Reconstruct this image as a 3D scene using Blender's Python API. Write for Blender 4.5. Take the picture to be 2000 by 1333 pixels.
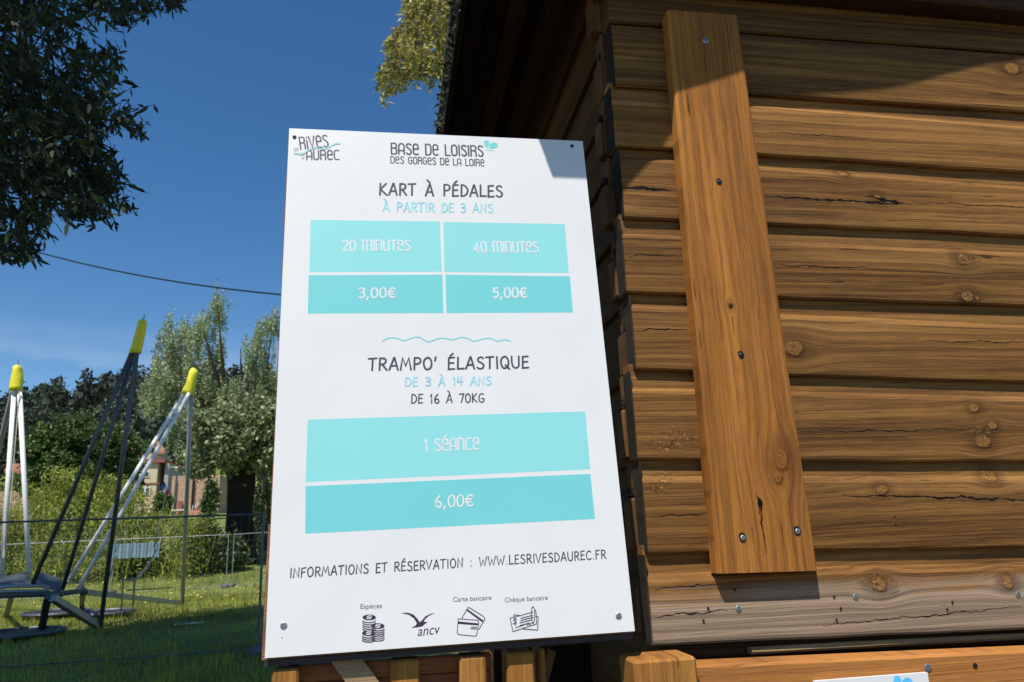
import bpy, math, random
import numpy as np
from mathutils import Vector, Matrix, noise as mnoise
random.seed(7); RNG = np.random.default_rng(7)
for o in list(bpy.data.objects): bpy.data.objects.remove(o)
SC = bpy.context.scene; COL = SC.collection

# ------------------------------------------------------------------ camera, sky, sun, exposure
EYE = 1.65
F, PITCH, ROLL, YAW = 1420.0, 0.256255, -0.0392291, 0.1708756
fw = Vector((math.sin(YAW)*math.cos(PITCH), math.cos(YAW)*math.cos(PITCH), math.sin(PITCH)))
rt0 = Vector((math.cos(YAW), -math.sin(YAW), 0)); up0 = rt0.cross(fw)
RT = rt0*math.cos(ROLL)+up0*math.sin(ROLL); UP = -rt0*math.sin(ROLL)+up0*math.cos(ROLL)
cd = bpy.data.cameras.new('camera'); cam = bpy.data.objects.new('camera', cd); COL.objects.link(cam)
M4 = Matrix((RT, UP, -fw)).transposed().to_4x4(); M4.translation = (0, 0, EYE)
cam.matrix_world = M4
cd.sensor_fit = 'HORIZONTAL'; cd.sensor_width = 36; cd.lens = 36*F/2000
cd.clip_start = 0.05; cd.clip_end = 6000
cd.dof.use_dof = True; cd.dof.focus_distance = 1.3; cd.dof.aperture_fstop = 13
SC.camera = cam
LIGHT = Vector((0.28, 0.50, -1.0)).normalized()
sd = bpy.data.lights.new('sun', 'SUN'); sun = bpy.data.objects.new('sun', sd); COL.objects.link(sun)
sd.energy = 4.9; sd.angle = math.radians(0.5); sd.color = (1, 0.955, 0.89)
sun.rotation_euler = LIGHT.to_track_quat('-Z', 'Y').to_euler()
W = bpy.data.worlds.new('World'); SC.world = W; W.use_nodes = True
wn = W.node_tree; wn.nodes.clear()
sky = wn.nodes.new('ShaderNodeTexSky'); sky.sky_type = 'NISHITA'; sky.sun_disc = False
sky.sun_elevation = math.asin(-LIGHT.z); sky.sun_rotation = math.atan2(-LIGHT.x, -LIGHT.y) % (2*math.pi)
sky.altitude = 400; sky.air_density = 1.0; sky.dust_density = 0.0; sky.ozone_density = 2.5
bg = wn.nodes.new('ShaderNodeBackground'); bg.inputs[1].default_value = 0.108
wo = wn.nodes.new('ShaderNodeOutputWorld')
tc = wn.nodes.new('ShaderNodeTexCoord'); sx = wn.nodes.new('ShaderNodeSeparateXYZ')
wn.links.new(tc.outputs['Generated'], sx.inputs[0])
cmap = wn.nodes.new('ShaderNodeMapping'); cmap.inputs['Scale'].default_value = (3, 3, 11)
wn.links.new(tc.outputs['Generated'], cmap.inputs[0])
cn = wn.nodes.new('ShaderNodeTexNoise'); cn.inputs['Scale'].default_value = 1.6; cn.inputs['Detail'].default_value = 6
wn.links.new(cmap.outputs[0], cn.inputs['Vector'])
cr = wn.nodes.new('ShaderNodeMapRange'); cr.inputs[1].default_value = .42; cr.inputs[2].default_value = .75; cr.inputs[4].default_value = .6
wn.links.new(cn.outputs['Fac'], cr.inputs[0])
er = wn.nodes.new('ShaderNodeMapRange'); er.interpolation_type = 'SMOOTHSTEP'
er.inputs[1].default_value = .27; er.inputs[2].default_value = .19; er.inputs[3].default_value = 0; er.inputs[4].default_value = 1
wn.links.new(sx.outputs[2], er.inputs[0])
mu = wn.nodes.new('ShaderNodeMath'); mu.operation = 'MULTIPLY'
wn.links.new(cr.outputs[0], mu.inputs[0]); wn.links.new(er.outputs[0], mu.inputs[1])
mx = wn.nodes.new('ShaderNodeMixRGB'); mx.inputs[2].default_value = (6.0, 6.2, 6.8, 1)
wn.links.new(mu.outputs[0], mx.inputs[0]); wn.links.new(sky.outputs[0], mx.inputs[1])
hs = wn.nodes.new('ShaderNodeHueSaturation'); hs.inputs['Saturation'].default_value = 1.26
wn.links.new(mx.outputs[0], hs.inputs['Color'])
wn.links.new(hs.outputs[0], bg.inputs[0]); wn.links.new(bg.outputs[0], wo.inputs[0])
SC.view_settings.view_transform = 'Standard'; SC.view_settings.look = 'None'
SC.view_settings.gamma = 1; SC.view_settings.use_curve_mapping = False
SC.view_settings.exposure = 0.22

# ------------------------------------------------------------------ places: a line of sight met with a real plane
CE = Vector((0, 0, EYE))
def ray(px, py): return RT*((px-1000)/F) - UP*((py-666.5)/F) + fw
def on_y(px, py, y): d = ray(px, py); return CE + d*(y/d.y)
def on_z(px, py, z=0.0): d = ray(px, py); return CE + d*((z-EYE)/d.z)
def on_x(px, py, x): d = ray(px, py); return CE + d*(x/d.x)

# ------------------------------------------------------------------ objects
ORG = {}
def V(p): return Vector(p)
def thing(name, label, cat, loc=(0, 0, 0), group=None):
    o = bpy.data.objects.new(name, None); COL.objects.link(o); o.location = loc
    o['label'] = label; o['category'] = cat
    if group: o['group'] = group
    ORG[o.name] = V(loc); o.empty_display_size = .1
    return o
def mesh_obj(name, verts, faces, mat, parent=None, origin=None, smooth=False):
    """verts in world metres; the object's origin is set at `origin`"""
    if origin is None: origin = ORG[parent.name] if parent else Vector((0, 0, 0))
    origin = V(origin)
    vs = np.asarray(verts, dtype=np.float32).reshape(-1, 3) - np.array(origin, dtype=np.float32)
    me = bpy.data.meshes.new(name)
    if isinstance(faces, np.ndarray):
        n, k = faces.shape
        me.vertices.add(len(vs)); me.vertices.foreach_set('co', vs.ravel())
        me.loops.add(n*k); me.loops.foreach_set('vertex_index', faces.ravel().astype(np.int32))
        me.polygons.add(n); me.polygons.foreach_set('loop_start', np.arange(0, n*k, k, dtype=np.int32))
        me.update(calc_edges=True); me.validate()
    else:
        me.from_pydata(vs.tolist(), [], faces)
        import bmesh
        bm = bmesh.new(); bm.from_mesh(me); bmesh.ops.recalc_face_normals(bm, faces=bm.faces); bm.to_mesh(me); bm.free()
    if mat: me.materials.append(mat)
    if smooth: me.polygons.foreach_set('use_smooth', [True]*len(me.polygons))
    o = bpy.data.objects.new(name, me); COL.objects.link(o)
    if parent: o.parent = parent; o.location = origin - ORG[parent.name]
    else: o.location = origin
    ORG[o.name] = origin
    return o
def tag(o, label, cat, group=None, kind=None):
    o['label'] = label; o['category'] = cat
    if group: o['group'] = group
    if kind: o['kind'] = kind
    return o
def dup(src, loc, parent=None):
    c = src.copy(); COL.objects.link(c); p = parent or src.parent
    c.parent = p; c.location = V(loc) - (ORG[p.name] if p else Vector((0, 0, 0))); ORG[c.name] = V(loc)
    return c
class MB:
    def __init__(s): s.v = []; s.f = []
    def add(s, v, f):
        n = len(s.v); s.v += [tuple(p) for p in v]; s.f += [tuple(i+n for i in q) for q in f]; return s
    def box(s, a, b, bev=0.0):
        x0, y0, z0 = a; x1, y1, z1 = b
        if bev <= 0:
            v = [(x, y, z) for x in (x0, x1) for y in (y0, y1) for z in (z0, z1)]
            return s.add(v, [(0, 1, 3, 2), (4, 6, 7, 5), (0, 4, 5, 1), (2, 3, 7, 6), (0, 2, 6, 4), (1, 5, 7, 3)])
        # chamfered in all three directions
        c = bev; v = []; ix = {}
        for i, x in enumerate((x0, x1)):
            for j, y in enumerate((y0, y1)):
                for k, z in enumerate((z0, z1)):
                    sx_, sy, sz = (1-2*i)*c, (1-2*j)*c, (1-2*k)*c
                    ix[(i, j, k, 0)] = len(v); v.append((x, y+sy, z+sz))
                    ix[(i, j, k, 1)] = len(v); v.append((x+sx_, y, z+sz))
                    ix[(i, j, k, 2)] = len(v); v.append((x+sx_, y+sy, z))
        f = []
        for i in (0, 1):
            f.append([ix[(i, j, k, 0)] for j, k in ((0, 0), (0, 1), (1, 1), (1, 0))])
            f.append([ix[(j, i, k, 1)] for j, k in ((0, 0), (0, 1), (1, 1), (1, 0))])
            f.append([ix[(j, k, i, 2)] for j, k in ((0, 0), (0, 1), (1, 1), (1, 0))])
            for j in (0, 1):
                f.append([ix[(i, j, 0, 0)], ix[(i, j, 1, 0)], ix[(i, j, 1, 1)], ix[(i, j, 0, 1)]])
                f.append([ix[(i, 0, j, 0)], ix[(i, 1, j, 0)], ix[(i, 1, j, 2)], ix[(i, 0, j, 2)]])
                f.append([ix[(0, i, j, 1)], ix[(1, i, j, 1)], ix[(1, i, j, 2)], ix[(0, i, j, 2)]])
                for k in (0, 1): f.append([ix[(i, j, k, 0)], ix[(i, j, k, 1)], ix[(i, j, k, 2)]])
        return s.add(v, f)
    def tube(s, pts, r, n=8, cap=True):
        pts = [V(p) for p in pts]; rs = r if isinstance(r, (list, tuple)) else [r]*len(pts)
        base = len(s.v); prev = None
        for i, p in enumerate(pts):
            t = (pts[min(i+1, len(pts)-1)] - pts[max(i-1, 0)]).normalized()
            if prev is None: a = t.orthogonal().normalized()
            else: a = (prev - t*prev.dot(t)).normalized()
            prev = a; b = t.cross(a)
            for k in range(n):
                th = 2*math.pi*k/n; q = p + (a*math.cos(th)+b*math.sin(th))*rs[i]; s.v.append(tuple(q))
        for i in range(len(pts)-1):
            for k in range(n):
                k2 = (k+1) % n; o = base+i*n
                s.f.append((o+k, o+k2, o+n+k2, o+n+k))
        if cap:
            s.f.append(tuple(base+k for k in range(n))[::-1]); s.f.append(tuple(base+(len(pts)-1)*n+k for k in range(n)))
        return s
    def prism(s, pts, off):
        """polygon of points pushed by vector off"""
        off = V(off); n = len(pts); a = [V(p) for p in pts]
        return s.add(a+[p+off for p in a], [tuple(range(n)), tuple(range(2*n-1, n-1, -1))]+[(i, (i+1) % n, n+(i+1) % n, n+i) for i in range(n)])
    def build(s, name, mat, parent=None, origin=None, smooth=False): return mesh_obj(name, s.v, s.f, mat, parent, origin, smooth)

# ------------------------------------------------------------------ materials
class NT:
    def __init__(s, name):
        s.m = bpy.data.materials.new(name); s.m.use_nodes = True; s.t = s.m.node_tree; s.t.nodes.clear()
    def n(s, typ, **kw):
        nd = s.t.nodes.new('ShaderNode'+typ)
        for k, v in kw.items(): setattr(nd, k, v)
        return nd
    def put(s, sock, v):
        if hasattr(v, 'is_output') or isinstance(v, bpy.types.NodeSocket): s.t.links.new(v, sock)
        else:
            if isinstance(v, (tuple, list)) and len(v) == 3 and sock.type == 'RGBA': v = (*v, 1)
            sock.default_value = v
    def math(s, op, a, b=0.0, c=None, clamp=False):
        nd = s.n('Math', operation=op, use_clamp=clamp); s.put(nd.inputs[0], a); s.put(nd.inputs[1], b)
        if c is not None: s.put(nd.inputs[2], c)
        return nd.outputs[0]
    def mr(s, v, a, b, c=0.0, d=1.0, smooth=True):
        nd = s.n('MapRange', interpolation_type='SMOOTHSTEP' if smooth else 'LINEAR')
        for i, q in enumerate((v, a, b, c, d)): s.put(nd.inputs[i], q)
        return nd.outputs[0]
    def mix(s, f, a, b, mode='MIX'):
        nd = s.n('MixRGB', blend_type=mode); s.put(nd.inputs[0], f); s.put(nd.inputs[1], a); s.put(nd.inputs[2], b); return nd.outputs[0]
    def noise(s, vec, scale, detail=4, rough=.55, dist=0.0):
        nd = s.n('TexNoise'); s.put(nd.inputs['Vector'], vec); nd.inputs['Scale'].default_value = scale
        nd.inputs['Detail'].default_value = detail; nd.inputs['Roughness'].default_value = rough; nd.inputs['Distortion'].default_value = dist
        return nd.outputs['Fac']
    def xyz(s, a, b, c):
        nd = s.n('CombineXYZ'); s.put(nd.inputs[0], a); s.put(nd.inputs[1], b); s.put(nd.inputs[2], c); return nd.outputs[0]
    def bsdf(s, col, rough=.6, metal=0.0, bump=None, bstr=.3, bdist=.002, spec=.5, transl=0.0):
        p = s.n('BsdfPrincipled'); s.put(p.inputs['Base Color'], col); s.put(p.inputs['Roughness'], rough); s.put(p.inputs['Metallic'], metal)
        p.inputs['Specular IOR Level'].default_value = spec
        if bump is not None:
            b = s.n('Bump'); b.inputs['Strength'].default_value = bstr; b.inputs['Distance'].default_value = bdist
            s.put(b.inputs['Height'], bump); s.t.links.new(b.outputs[0], p.inputs['Normal'])
        out = s.n('OutputMaterial'); sh = p.outputs[0]
        if transl > 0:
            t = s.n('BsdfTranslucent'); s.put(t.inputs[0], col); m = s.n('MixShader'); m.inputs[0].default_value = transl
            s.t.links.new(sh, m.inputs[1]); s.t.links.new(t.outputs[0], m.inputs[2]); sh = m.outputs[0]
        s.t.links.new(sh, out.inputs[0]); return s.m
def wood(name, dark, mid, light, axis='x', knots=(), cracks=(), scuffs=(), rough=.72, contrast=1.0, grey=None, bstr=.75, rnd=True, fine=95.0, sheen=.15):
    t = NT(name); tcn = t.n('TexCoord'); sp = t.n('SeparateXYZ'); t.put(sp.inputs[0], tcn.outputs['Object'])
    X, Y, Z = sp.outputs
    if axis == 'z': X, Z = Z, X
    if axis == 'y': X, Y = Y, X
    oi = t.n('ObjectInfo'); r = t.math('MULTIPLY', oi.outputs['Random'], 17.0) if rnd else 3.7
    wz = t.math('MULTIPLY', t.math('SUBTRACT', t.noise(t.xyz(t.math('MULTIPLY', X, 2.2), r, t.math('MULTIPLY', Z, 5.0)), 1.0, 3), .5), .014)
    g = t.math('ADD', Z, wz); core = None; halo = None; rings = None
    for kx, kz, kr in knots:
        dx = t.math('SUBTRACT', X, kx); dz = t.math('SUBTRACT', Z, kz)
        d2 = t.math('ADD', t.math('MULTIPLY', t.math('MULTIPLY', dx, dx), .42), t.math('MULTIPLY', dz, dz))
        w = t.math('EXPONENT', t.math('DIVIDE', d2, -(kr*2.3)**2))
        g = t.math('SUBTRACT', g, t.math('MULTIPLY', t.math('MULTIPLY', dz, w), .93))
        jit = t.math('MULTIPLY', t.math('SUBTRACT', t.noise(t.xyz(X, Y, Z), 32.0, 3), .5), kr*1.1)
        dd = t.math('ADD', t.math('SQRT', t.math('ADD', t.math('MULTIPLY', t.math('MULTIPLY', dx, dx), .55), t.math('MULTIPLY', dz, dz))), jit)
        c = t.mr(dd, kr*1.12, kr*.6); h = t.mr(dd, kr*2.6, kr*.9)
        rg = t.math('MULTIPLY', t.mr(t.math('SINE', t.math('MULTIPLY', dd, 1100.0+kx*2300)), -1.6, 1.6), c)
        core = c if core is None else t.math('MAXIMUM', core, c)
        halo = h if halo is None else t.math('MAXIMUM', halo, h)
        rings = rg if rings is None else t.math('MAXIMUM', rings, rg)
    vec = t.xyz(t.math('MULTIPLY', X, 1.6), t.math('ADD', t.math('MULTIPLY', Y, 25.0), r), t.math('MULTIPLY', g, fine))
    f1 = t.noise(vec, 1.0, 6, .62, .15)
    vec2 = t.xyz(t.math('MULTIPLY', X, 1.1), t.math('ADD', r, t.math('MULTIPLY', Y, 8.0)), t.math('MULTIPLY', g, 26.0))
    f2 = t.noise(vec2, 1.0, 3, .5, .25)
    f3 = t.noise(t.xyz(t.math('MULTIPLY', X, 3.0), r, t.math('MULTIPLY', Z, 6.0)), 1.0, 4, .6)
    vl = t.noise(t.xyz(t.math('MULTIPLY', X, .9), r, t.math('MULTIPLY', g, 9.0)), 1.0, 2, .5)
    rgl = t.math('SINE', t.math('ADD', t.math('MULTIPLY', g, 300.0), t.math('MULTIPLY', vl, 17.0)))
    rline = t.math('MULTIPLY', t.mr(rgl, .2, 1.0), t.mr(f1, .35, .6))
    f0 = t.noise(t.xyz(t.math('MULTIPLY', X, 3.5), t.math('ADD', r, 4.0), t.math('MULTIPLY', g, 420.0)), 1.0, 3, .7)
    f = t.math('ADD', t.math('ADD', t.math('MULTIPLY', f1, .42), t.math('MULTIPLY', f2, .24)), t.math('MULTIPLY', f0, .34))
    c1 = t.mix(t.mr(f, .38, .52), dark, mid); c2 = t.mix(t.mr(f, .5, .64), c1, light)
    c3 = t.mix(t.math('MULTIPLY', rline, .5*contrast), c2, dark)
    c4 = t.mix(t.math('MULTIPLY', t.mr(f3, .52, .8), .5), c3, tuple(q*.5 for q in dark))
    c4 = t.mix(t.math('MULTIPLY', t.mr(vl, .5, .25), .35), c4, tuple(min(1, q*1.2) for q in light))
    c4 = t.mix(t.math('MULTIPLY', t.mr(f0, .52, .66), .6*contrast), c4, tuple(q*.6 for q in dark))
    big = t.noise(t.xyz(t.math('MULTIPLY', X, 1.3), t.math('ADD', r, 9.0), t.math('MULTIPLY', Z, 13.0)), 1.0, 4, .65)
    c4 = t.mix(t.math('MULTIPLY', t.mr(big, .48, .72), .55*contrast), c4, (dark[0]*.8, dark[1]*.9, dark[2]*1.3))
    spk = t.noise(t.xyz(t.math('MULTIPLY', X, 26.0), r, t.math('MULTIPLY', g, 700.0)), 1.0, 2, .6)
    c4 = t.mix(t.math('MULTIPLY', t.mr(spk, .58, .70), .45*contrast), c4, tuple(q*.35 for q in dark))
    c4 = t.mix(t.math('MULTIPLY', t.mr(spk, .40, .28), .22), c4, tuple(min(1, q*1.35) for q in light))
    if grey:
        gz0, gz1, gcol = grey
        gm = t.mr(t.math('ADD', t.math('ADD', Z, t.math('MULTIPLY', t.math('SUBTRACT', f1, .5), .09)), t.math('MULTIPLY', t.math('SUBTRACT', t.noise(t.xyz(t.math('MULTIPLY', X, 5), r, t.math('MULTIPLY', Z, 9)), 1.0, 4), .5), .035)), gz0, gz1, 0, .88)
        gc = t.mix(t.mr(f, .38, .62), tuple(q*.5 for q in gcol), gcol); gc = t.mix(t.math('MULTIPLY', t.mr(f0, .50, .62), .6), gc, tuple(q*.35 for q in gcol)); gc = t.mix(t.math('MULTIPLY', rline, .6), gc, tuple(q*.3 for q in gcol))
        c4 = t.mix(gm, c4, gc)
    fl = t.mr(t.noise(t.xyz(t.math('MULTIPLY', X, 9.0), r, t.math('MULTIPLY', g, 170.0)), 1.0, 2), .70, .76)
    c4 = t.mix(t.math('MULTIPLY', fl, .75), c4, tuple(q*.2 for q in dark))
    h = t.math('ADD', t.math('MULTIPLY', f1, .6), t.math('MULTIPLY', f0, .5)); h = t.math('SUBTRACT', h, t.math('MULTIPLY', fl, .6)); h = t.math('SUBTRACT', h, t.math('MULTIPLY', rline, .15))
    if knots:
        c4 = t.mix(t.math('MULTIPLY', halo, .45), c4, tuple(q*.5 for q in dark))
        kc = t.mix(rings, tuple(q*.62 for q in mid), (min(1, light[0]*1.08), light[1]*1.0, light[2]*.9))
        kc = t.mix(.0 if len(knots) > 3 or axis == 'x' else .55, kc, tuple(q*.5 for q in dark))
        kc = t.mix(t.mr(t.noise(t.xyz(X, Y, Z), 420.0, 2), .56, .66), kc, tuple(q*.25 for q in dark))
        rim = t.math('MULTIPLY', t.mr(core, 0, .3), t.mr(core, .95, .4)); kc = t.mix(t.math('MULTIPLY', rim, .95), kc, tuple(q*.25 for q in dark))
        c4 = t.mix(t.math('MULTIPLY', core, .8), c4, kc); h = t.math('ADD', h, t.math('MULTIPLY', core, .8))
    for x0, x1, z, wd, slope in cracks:
        u = t.math('DIVIDE', t.math('SUBTRACT', X, x0), x1-x0)
        nz = t.math('MULTIPLY', t.math('SUBTRACT', t.noise(t.xyz(X, .3, z), 28.0, 4, .7), .5), .016)
        zc = t.math('ADD', t.math('ADD', z, nz), t.math('MULTIPLY', u, slope))
        tap = t.math('MULTIPLY', t.math('MULTIPLY', u, t.math('SUBTRACT', 1.0, u)), 4.0, clamp=True)
        tap = t.math('MULTIPLY', tap, t.mr(t.noise(t.xyz(X, .9, z), 60.0, 2), .35, .65, .35, 1.3))
        dd = t.math('ABSOLUTE', t.math('SUBTRACT', Z, zc))
        m_ = t.mr(t.math('SUBTRACT', dd, t.math('MULTIPLY', tap, wd)), .0006, -.0002)
        m_ = t.math('MULTIPLY', m_, t.math('GREATER_THAN', tap, .02))
        c4 = t.mix(m_, c4, (.006, .004, .003)); h = t.math('SUBTRACT', h, t.math('MULTIPLY', m_, 3.0))
    for x0, z0, sr in scuffs:       # raw splintered patches
        dx = t.math('SUBTRACT', X, x0); dz = t.math('SUBTRACT', Z, z0)
        dd = t.math('SQRT', t.math('ADD', t.math('MULTIPLY', t.math('MULTIPLY', dx, dx), .35), t.math('MULTIPLY', dz, dz)))
        nn = t.noise(t.xyz(t.math('ADD', t.math('MULTIPLY', X, .7), t.math('MULTIPLY', Z, -.5)), 0, t.math('ADD', Z, t.math('MULTIPLY', X, .45))), 150.0, 5, .75, .6)
        m_ = t.math('MULTIPLY', t.mr(dd, sr, sr*.25), t.mr(nn, .555, .60))
        c4 = t.mix(t.math('MULTIPLY', m_, .8), c4, (.50, .27, .085)); m2 = t.math('MULTIPLY', t.mr(dd, sr, sr*.2), t.mr(nn, .46, .40))
        c4 = t.mix(t.math('MULTIPLY', m2, .8), c4, (.03, .014, .006)); h = t.math('ADD', h, t.math('MULTIPLY', m_, .7))
    return t.bsdf(c4, rough=t.mr(f1, .3, .7, rough-.08, rough+.14), bump=h, bstr=bstr, bdist=.0022, spec=sheen)
def plain(name, col, rough=.6, metal=0.0, var=.15, scale=20.0, bstr=.15, transl=0.0, bdist=.002, spec=.5, island=0.0):
    t = NT(name); tcn = t.n('TexCoord'); nz = t.noise(tcn.outputs['Object'], scale, 5, .6)
    c = t.mix(t.mr(nz, .3, .7), tuple(q*(1-var) for q in col), tuple(min(1, q*(1+var)) for q in col))
    if island > 0:
        gi = t.n('NewGeometry'); hv = t.n('HueSaturation'); ri = gi.outputs['Random Per Island']
        t.put(hv.inputs['Color'], c); t.put(hv.inputs['Value'], t.mr(ri, 0, 1, 1-island, 1+island, False))
        t.put(hv.inputs['Hue'], t.mr(t.math('FRACT', t.math('MULTIPLY', ri, 7.3)), 0, 1, .485, .52, False)); c = hv.outputs[0]
    return t.bsdf(c, rough, metal, bump=nz, bstr=bstr, bdist=bdist, spec=spec, transl=transl)

PD, PM, PL = (.080, .033, .010), (.255, .118, .031), (.40, .205, .064)
m_dark = wood('shade_dark_soffit_wood', (.012, .007, .004), (.025, .014, .007), (.04, .022, .011), 'y')  # underside shade is put into this near-black wood colour
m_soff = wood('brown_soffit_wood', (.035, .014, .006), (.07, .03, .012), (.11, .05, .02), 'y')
m_fascia = wood('fascia_wood', (.05, .025, .01), (.09, .045, .018), (.14, .075, .03))
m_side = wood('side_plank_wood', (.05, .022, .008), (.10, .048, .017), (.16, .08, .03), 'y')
m_stub = wood('corner_stub_wood', (.07, .032, .012), (.15, .072, .026), (.24, .125, .05), 'z', fine=140.0)
m_end = wood('weathered_end_grain', (.012, .009, .007), (.035, .026, .018), (.08, .06, .042), 'z', fine=200.0)
m_post = wood('honey_post_wood', (.21, .085, .018), (.36, .155, .034), (.48, .235, .06), 'z')
m_gatebrace = wood('brace_wood', (.26, .16, .08), (.38, .25, .13), (.48, .34, .19), 'x')
m_redplank = wood('red_cladding_wood', (.16, .052, .018), (.27, .095, .03), (.36, .14, .05), 'x', scuffs=[(.02, .02, .03)])
m_shutter = wood('shutter_wood', (.16, .07, .04), (.27, .14, .085), (.36, .2, .13), 'x')
m_beam = wood('counter_beam_wood', (.30, .115, .03), (.42, .17, .042), (.5, .225, .07), 'x')
m_sill = wood('pale_sill_wood', (.25, .14, .06), (.42, .25, .11), (.58, .38, .19), 'x')
m_white = plain('sign_white', (.735, .725, .705), .4, 0, .02, 7, .03)
m_edge = plain('sign_edge_and_shadow', (.030, .015, .018), .6)
m_cellA = plain('pale_turquoise_print', (.265, .665, .655), .42, 0, .01, 6, .02)
m_cellB = plain('turquoise_print', (.175, .585, .59), .42, 0, .01, 6, .02)
m_ink = plain('dark_ink', (.055, .05, .065), .5, 0, .1, 60, .02)
m_ink2 = plain('grey_ink', (.14, .13, .15), .5, 0, .1, 60, .02)
m_inkp = plain('plum_ink', (.04, .018, .045), .5, 0, .1, 60, .02)
m_cyan = plain('turquoise_ink', (.28, .62, .70), .5, 0, .1, 60, .02)
m_pale = plain('pale_print', (.72, .71, .72), .5, 0, .02, 60, .02)
m_screw = plain('screw_zinc', (.42, .42, .42), .38, .85, .25, 300, .2)
m_screwd = plain('screw_dark', (.06, .06, .07), .4, .8, .3, 300, .2)
m_hole = plain('drill_hole', (.012, .007, .004), .9)
m_moss = plain('roof_moss', (.035, .04, .015), .95, 0, .4, 60, .6, island=.5)
m_roof = plain('roof_felt', (.05, .045, .04), .95, 0, .3, 30, .5)
m_steel = plain('galvanised_steel', (.30, .32, .34), .42, .5, .12, 25, .05)
m_alu = plain('bright_aluminium', (.80, .80, .78), .5, .0, .08, 25, .05)
m_darksteel = plain('grey_painted_steel', (.10, .115, .13), .5, .5, .2, 25, .05)
m_yellow = plain('yellow_vinyl', (.78, .70, .03), .42, 0, .08, 18, .5, bdist=.02)
m_rope = plain('pale_rope', (.5, .46, .38), .9, 0, .2, 200, .3)
m_black = plain('black_rubber', (.015, .015, .018), .7)
m_bed = plain('trampoline_mat', (.02, .02, .024), .6)
m_bark = wood('tree_bark', (.012, .010, .007), (.03, .025, .018), (.055, .048, .036), 'z', fine=18.0, rough=.9, bstr=1.0)
m_leafdark = plain('dark_oak_leaf', (.026, .042, .014), .75, 0, .3, 3, .1, transl=.25, island=.45)
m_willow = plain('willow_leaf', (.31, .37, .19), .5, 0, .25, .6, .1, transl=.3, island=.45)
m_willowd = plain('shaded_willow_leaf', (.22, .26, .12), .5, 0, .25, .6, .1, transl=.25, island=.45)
m_birch = plain('yellowing_willow_leaf', (.38, .34, .09), .5, 0, .35, 2, .1, transl=.35, island=.55)
m_oak = plain('bushy_tree_leaf', (.075, .125, .028), .5, 0, .25, .4, .1, transl=.25, island=.4)
m_bamboo = plain('bamboo_leaf', (.27, .30, .045), .5, 0, .45, .8, .1, transl=.4, island=.6)
m_forest = plain('hill_forest_leaf', (.034, .05, .03), .7, 0, .4, .05, .1, transl=.1, island=.45)
m_shrub = plain('shrub_leaf', (.06, .10, .022), .5, 0, .3, .5, .1, transl=.25, island=.4)
m_grassb = plain('grass_blade', (.31, .31, .045), .6, 0, .4, .25, .1, transl=.35, island=.4)
m_flower = plain('dandelion_yellow', (.75, .6, .03), .6)
m_cream = plain('cream_render', (.56, .46, .31), .9, 0, .1, 1.5, .2)
m_creamd = plain('grey_and_shade_render', (.34, .32, .29), .9, 0, .1, 1.5, .2)
m_foot = plain('grey_concrete', (.12, .12, .11), .9, 0, .2, 8, .3)
m_tile = plain('red_clay_tile', (.27, .115, .07), .85, 0, .2, 3, .3)
m_trim = plain('red_trim', (.26, .08, .055), .8)
m_glass = plain('dark_window_glass', (.03, .035, .04), .12)
m_frame = plain('white_window_frame', (.7, .7, .68), .6)
m_banner = plain('blue_grey_banner', (.19, .27, .32), .6, 0, .1, 4, .2)
m_logo = plain('logo_blue', (.10, .50, .85), .45)

def stone_mat():
    t = NT('rubble_stone'); tcn = t.n('TexCoord'); v = t.n('TexVoronoi'); t.put(v.inputs['Vector'], tcn.outputs['Object']); v.inputs['Scale'].default_value = 3.2
    c = t.mix(v.outputs['Distance'], (.50, .33, .23), (.34, .22, .15)); hsv = c
    return t.bsdf(hsv, .9, bump=v.outputs['Distance'], bstr=.6, bdist=.05)
m_stone = stone_mat()
def ground_mat():
    t = NT('meadow_ground'); tcn = t.n('TexCoord'); P = tcn.outputs['Object']
    a = t.noise(P, .35, 6, .65); b = t.noise(P, 3.0, 6, .7); c = t.noise(P, 14.0, 4, .7)
    k = t.mix(t.mr(a, .35, .65), (.11, .16, .028), (.22, .24, .05)); k = t.mix(t.math('MULTIPLY', t.mr(b, .4, .7), .6), k, (.055, .085, .018))
    k = t.mix(t.math('MULTIPLY', t.mr(c, .5, .75), .5), k, (.28, .27, .07))
    return t.bsdf(k, .9, bump=t.math('ADD', b, c), bstr=.9, bdist=.06)
m_ground = ground_mat()

# ------------------------------------------------------------------ terrain
def hill_h(x, y):
    z = 0.0
    s = lambda a, b, v: (lambda q: q*q*(3-2*q))(min(1, max(0, (v-a)/(b-a))))
    z += 1.0*s(26, 36, y); z += 5.2*s(36, 120, y)
    ridge = 52 + 6*math.sin(x*.021+1.0)+3.5*math.sin(x*.06)
    z += ridge*s(115, 300, y) ; z -= 20*s(330, 800, y)
    return z
rows = [-40, -20, -8, 0, 4, 8, 12, 16, 20, 24, 26, 28, 30, 32, 34, 36, 40, 46, 55, 65, 80, 95, 110, 125, 140, 160, 180, 200, 225, 250, 275, 300, 330, 400, 500, 700, 1000, 2500]
gv = []; gf = []; NX = 61
for y in rows:
    hw = 60+abs(y)*1.7
    for i in range(NX):
        x = -hw+2*hw*i/(NX-1)
        gv.append((x, y, hill_h(x, y)+(.05*mnoise.noise((x*.4, y*.4, 0)) if 8 < y < 60 else 0)))
for j in range(len(rows)-1):
    for i in range(NX-1): a = j*NX+i; gf.append((a, a+1, a+NX+1, a+NX))
g = mesh_obj('ground', gv, gf, m_ground, smooth=True); g['kind'] = 'structure'

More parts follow.
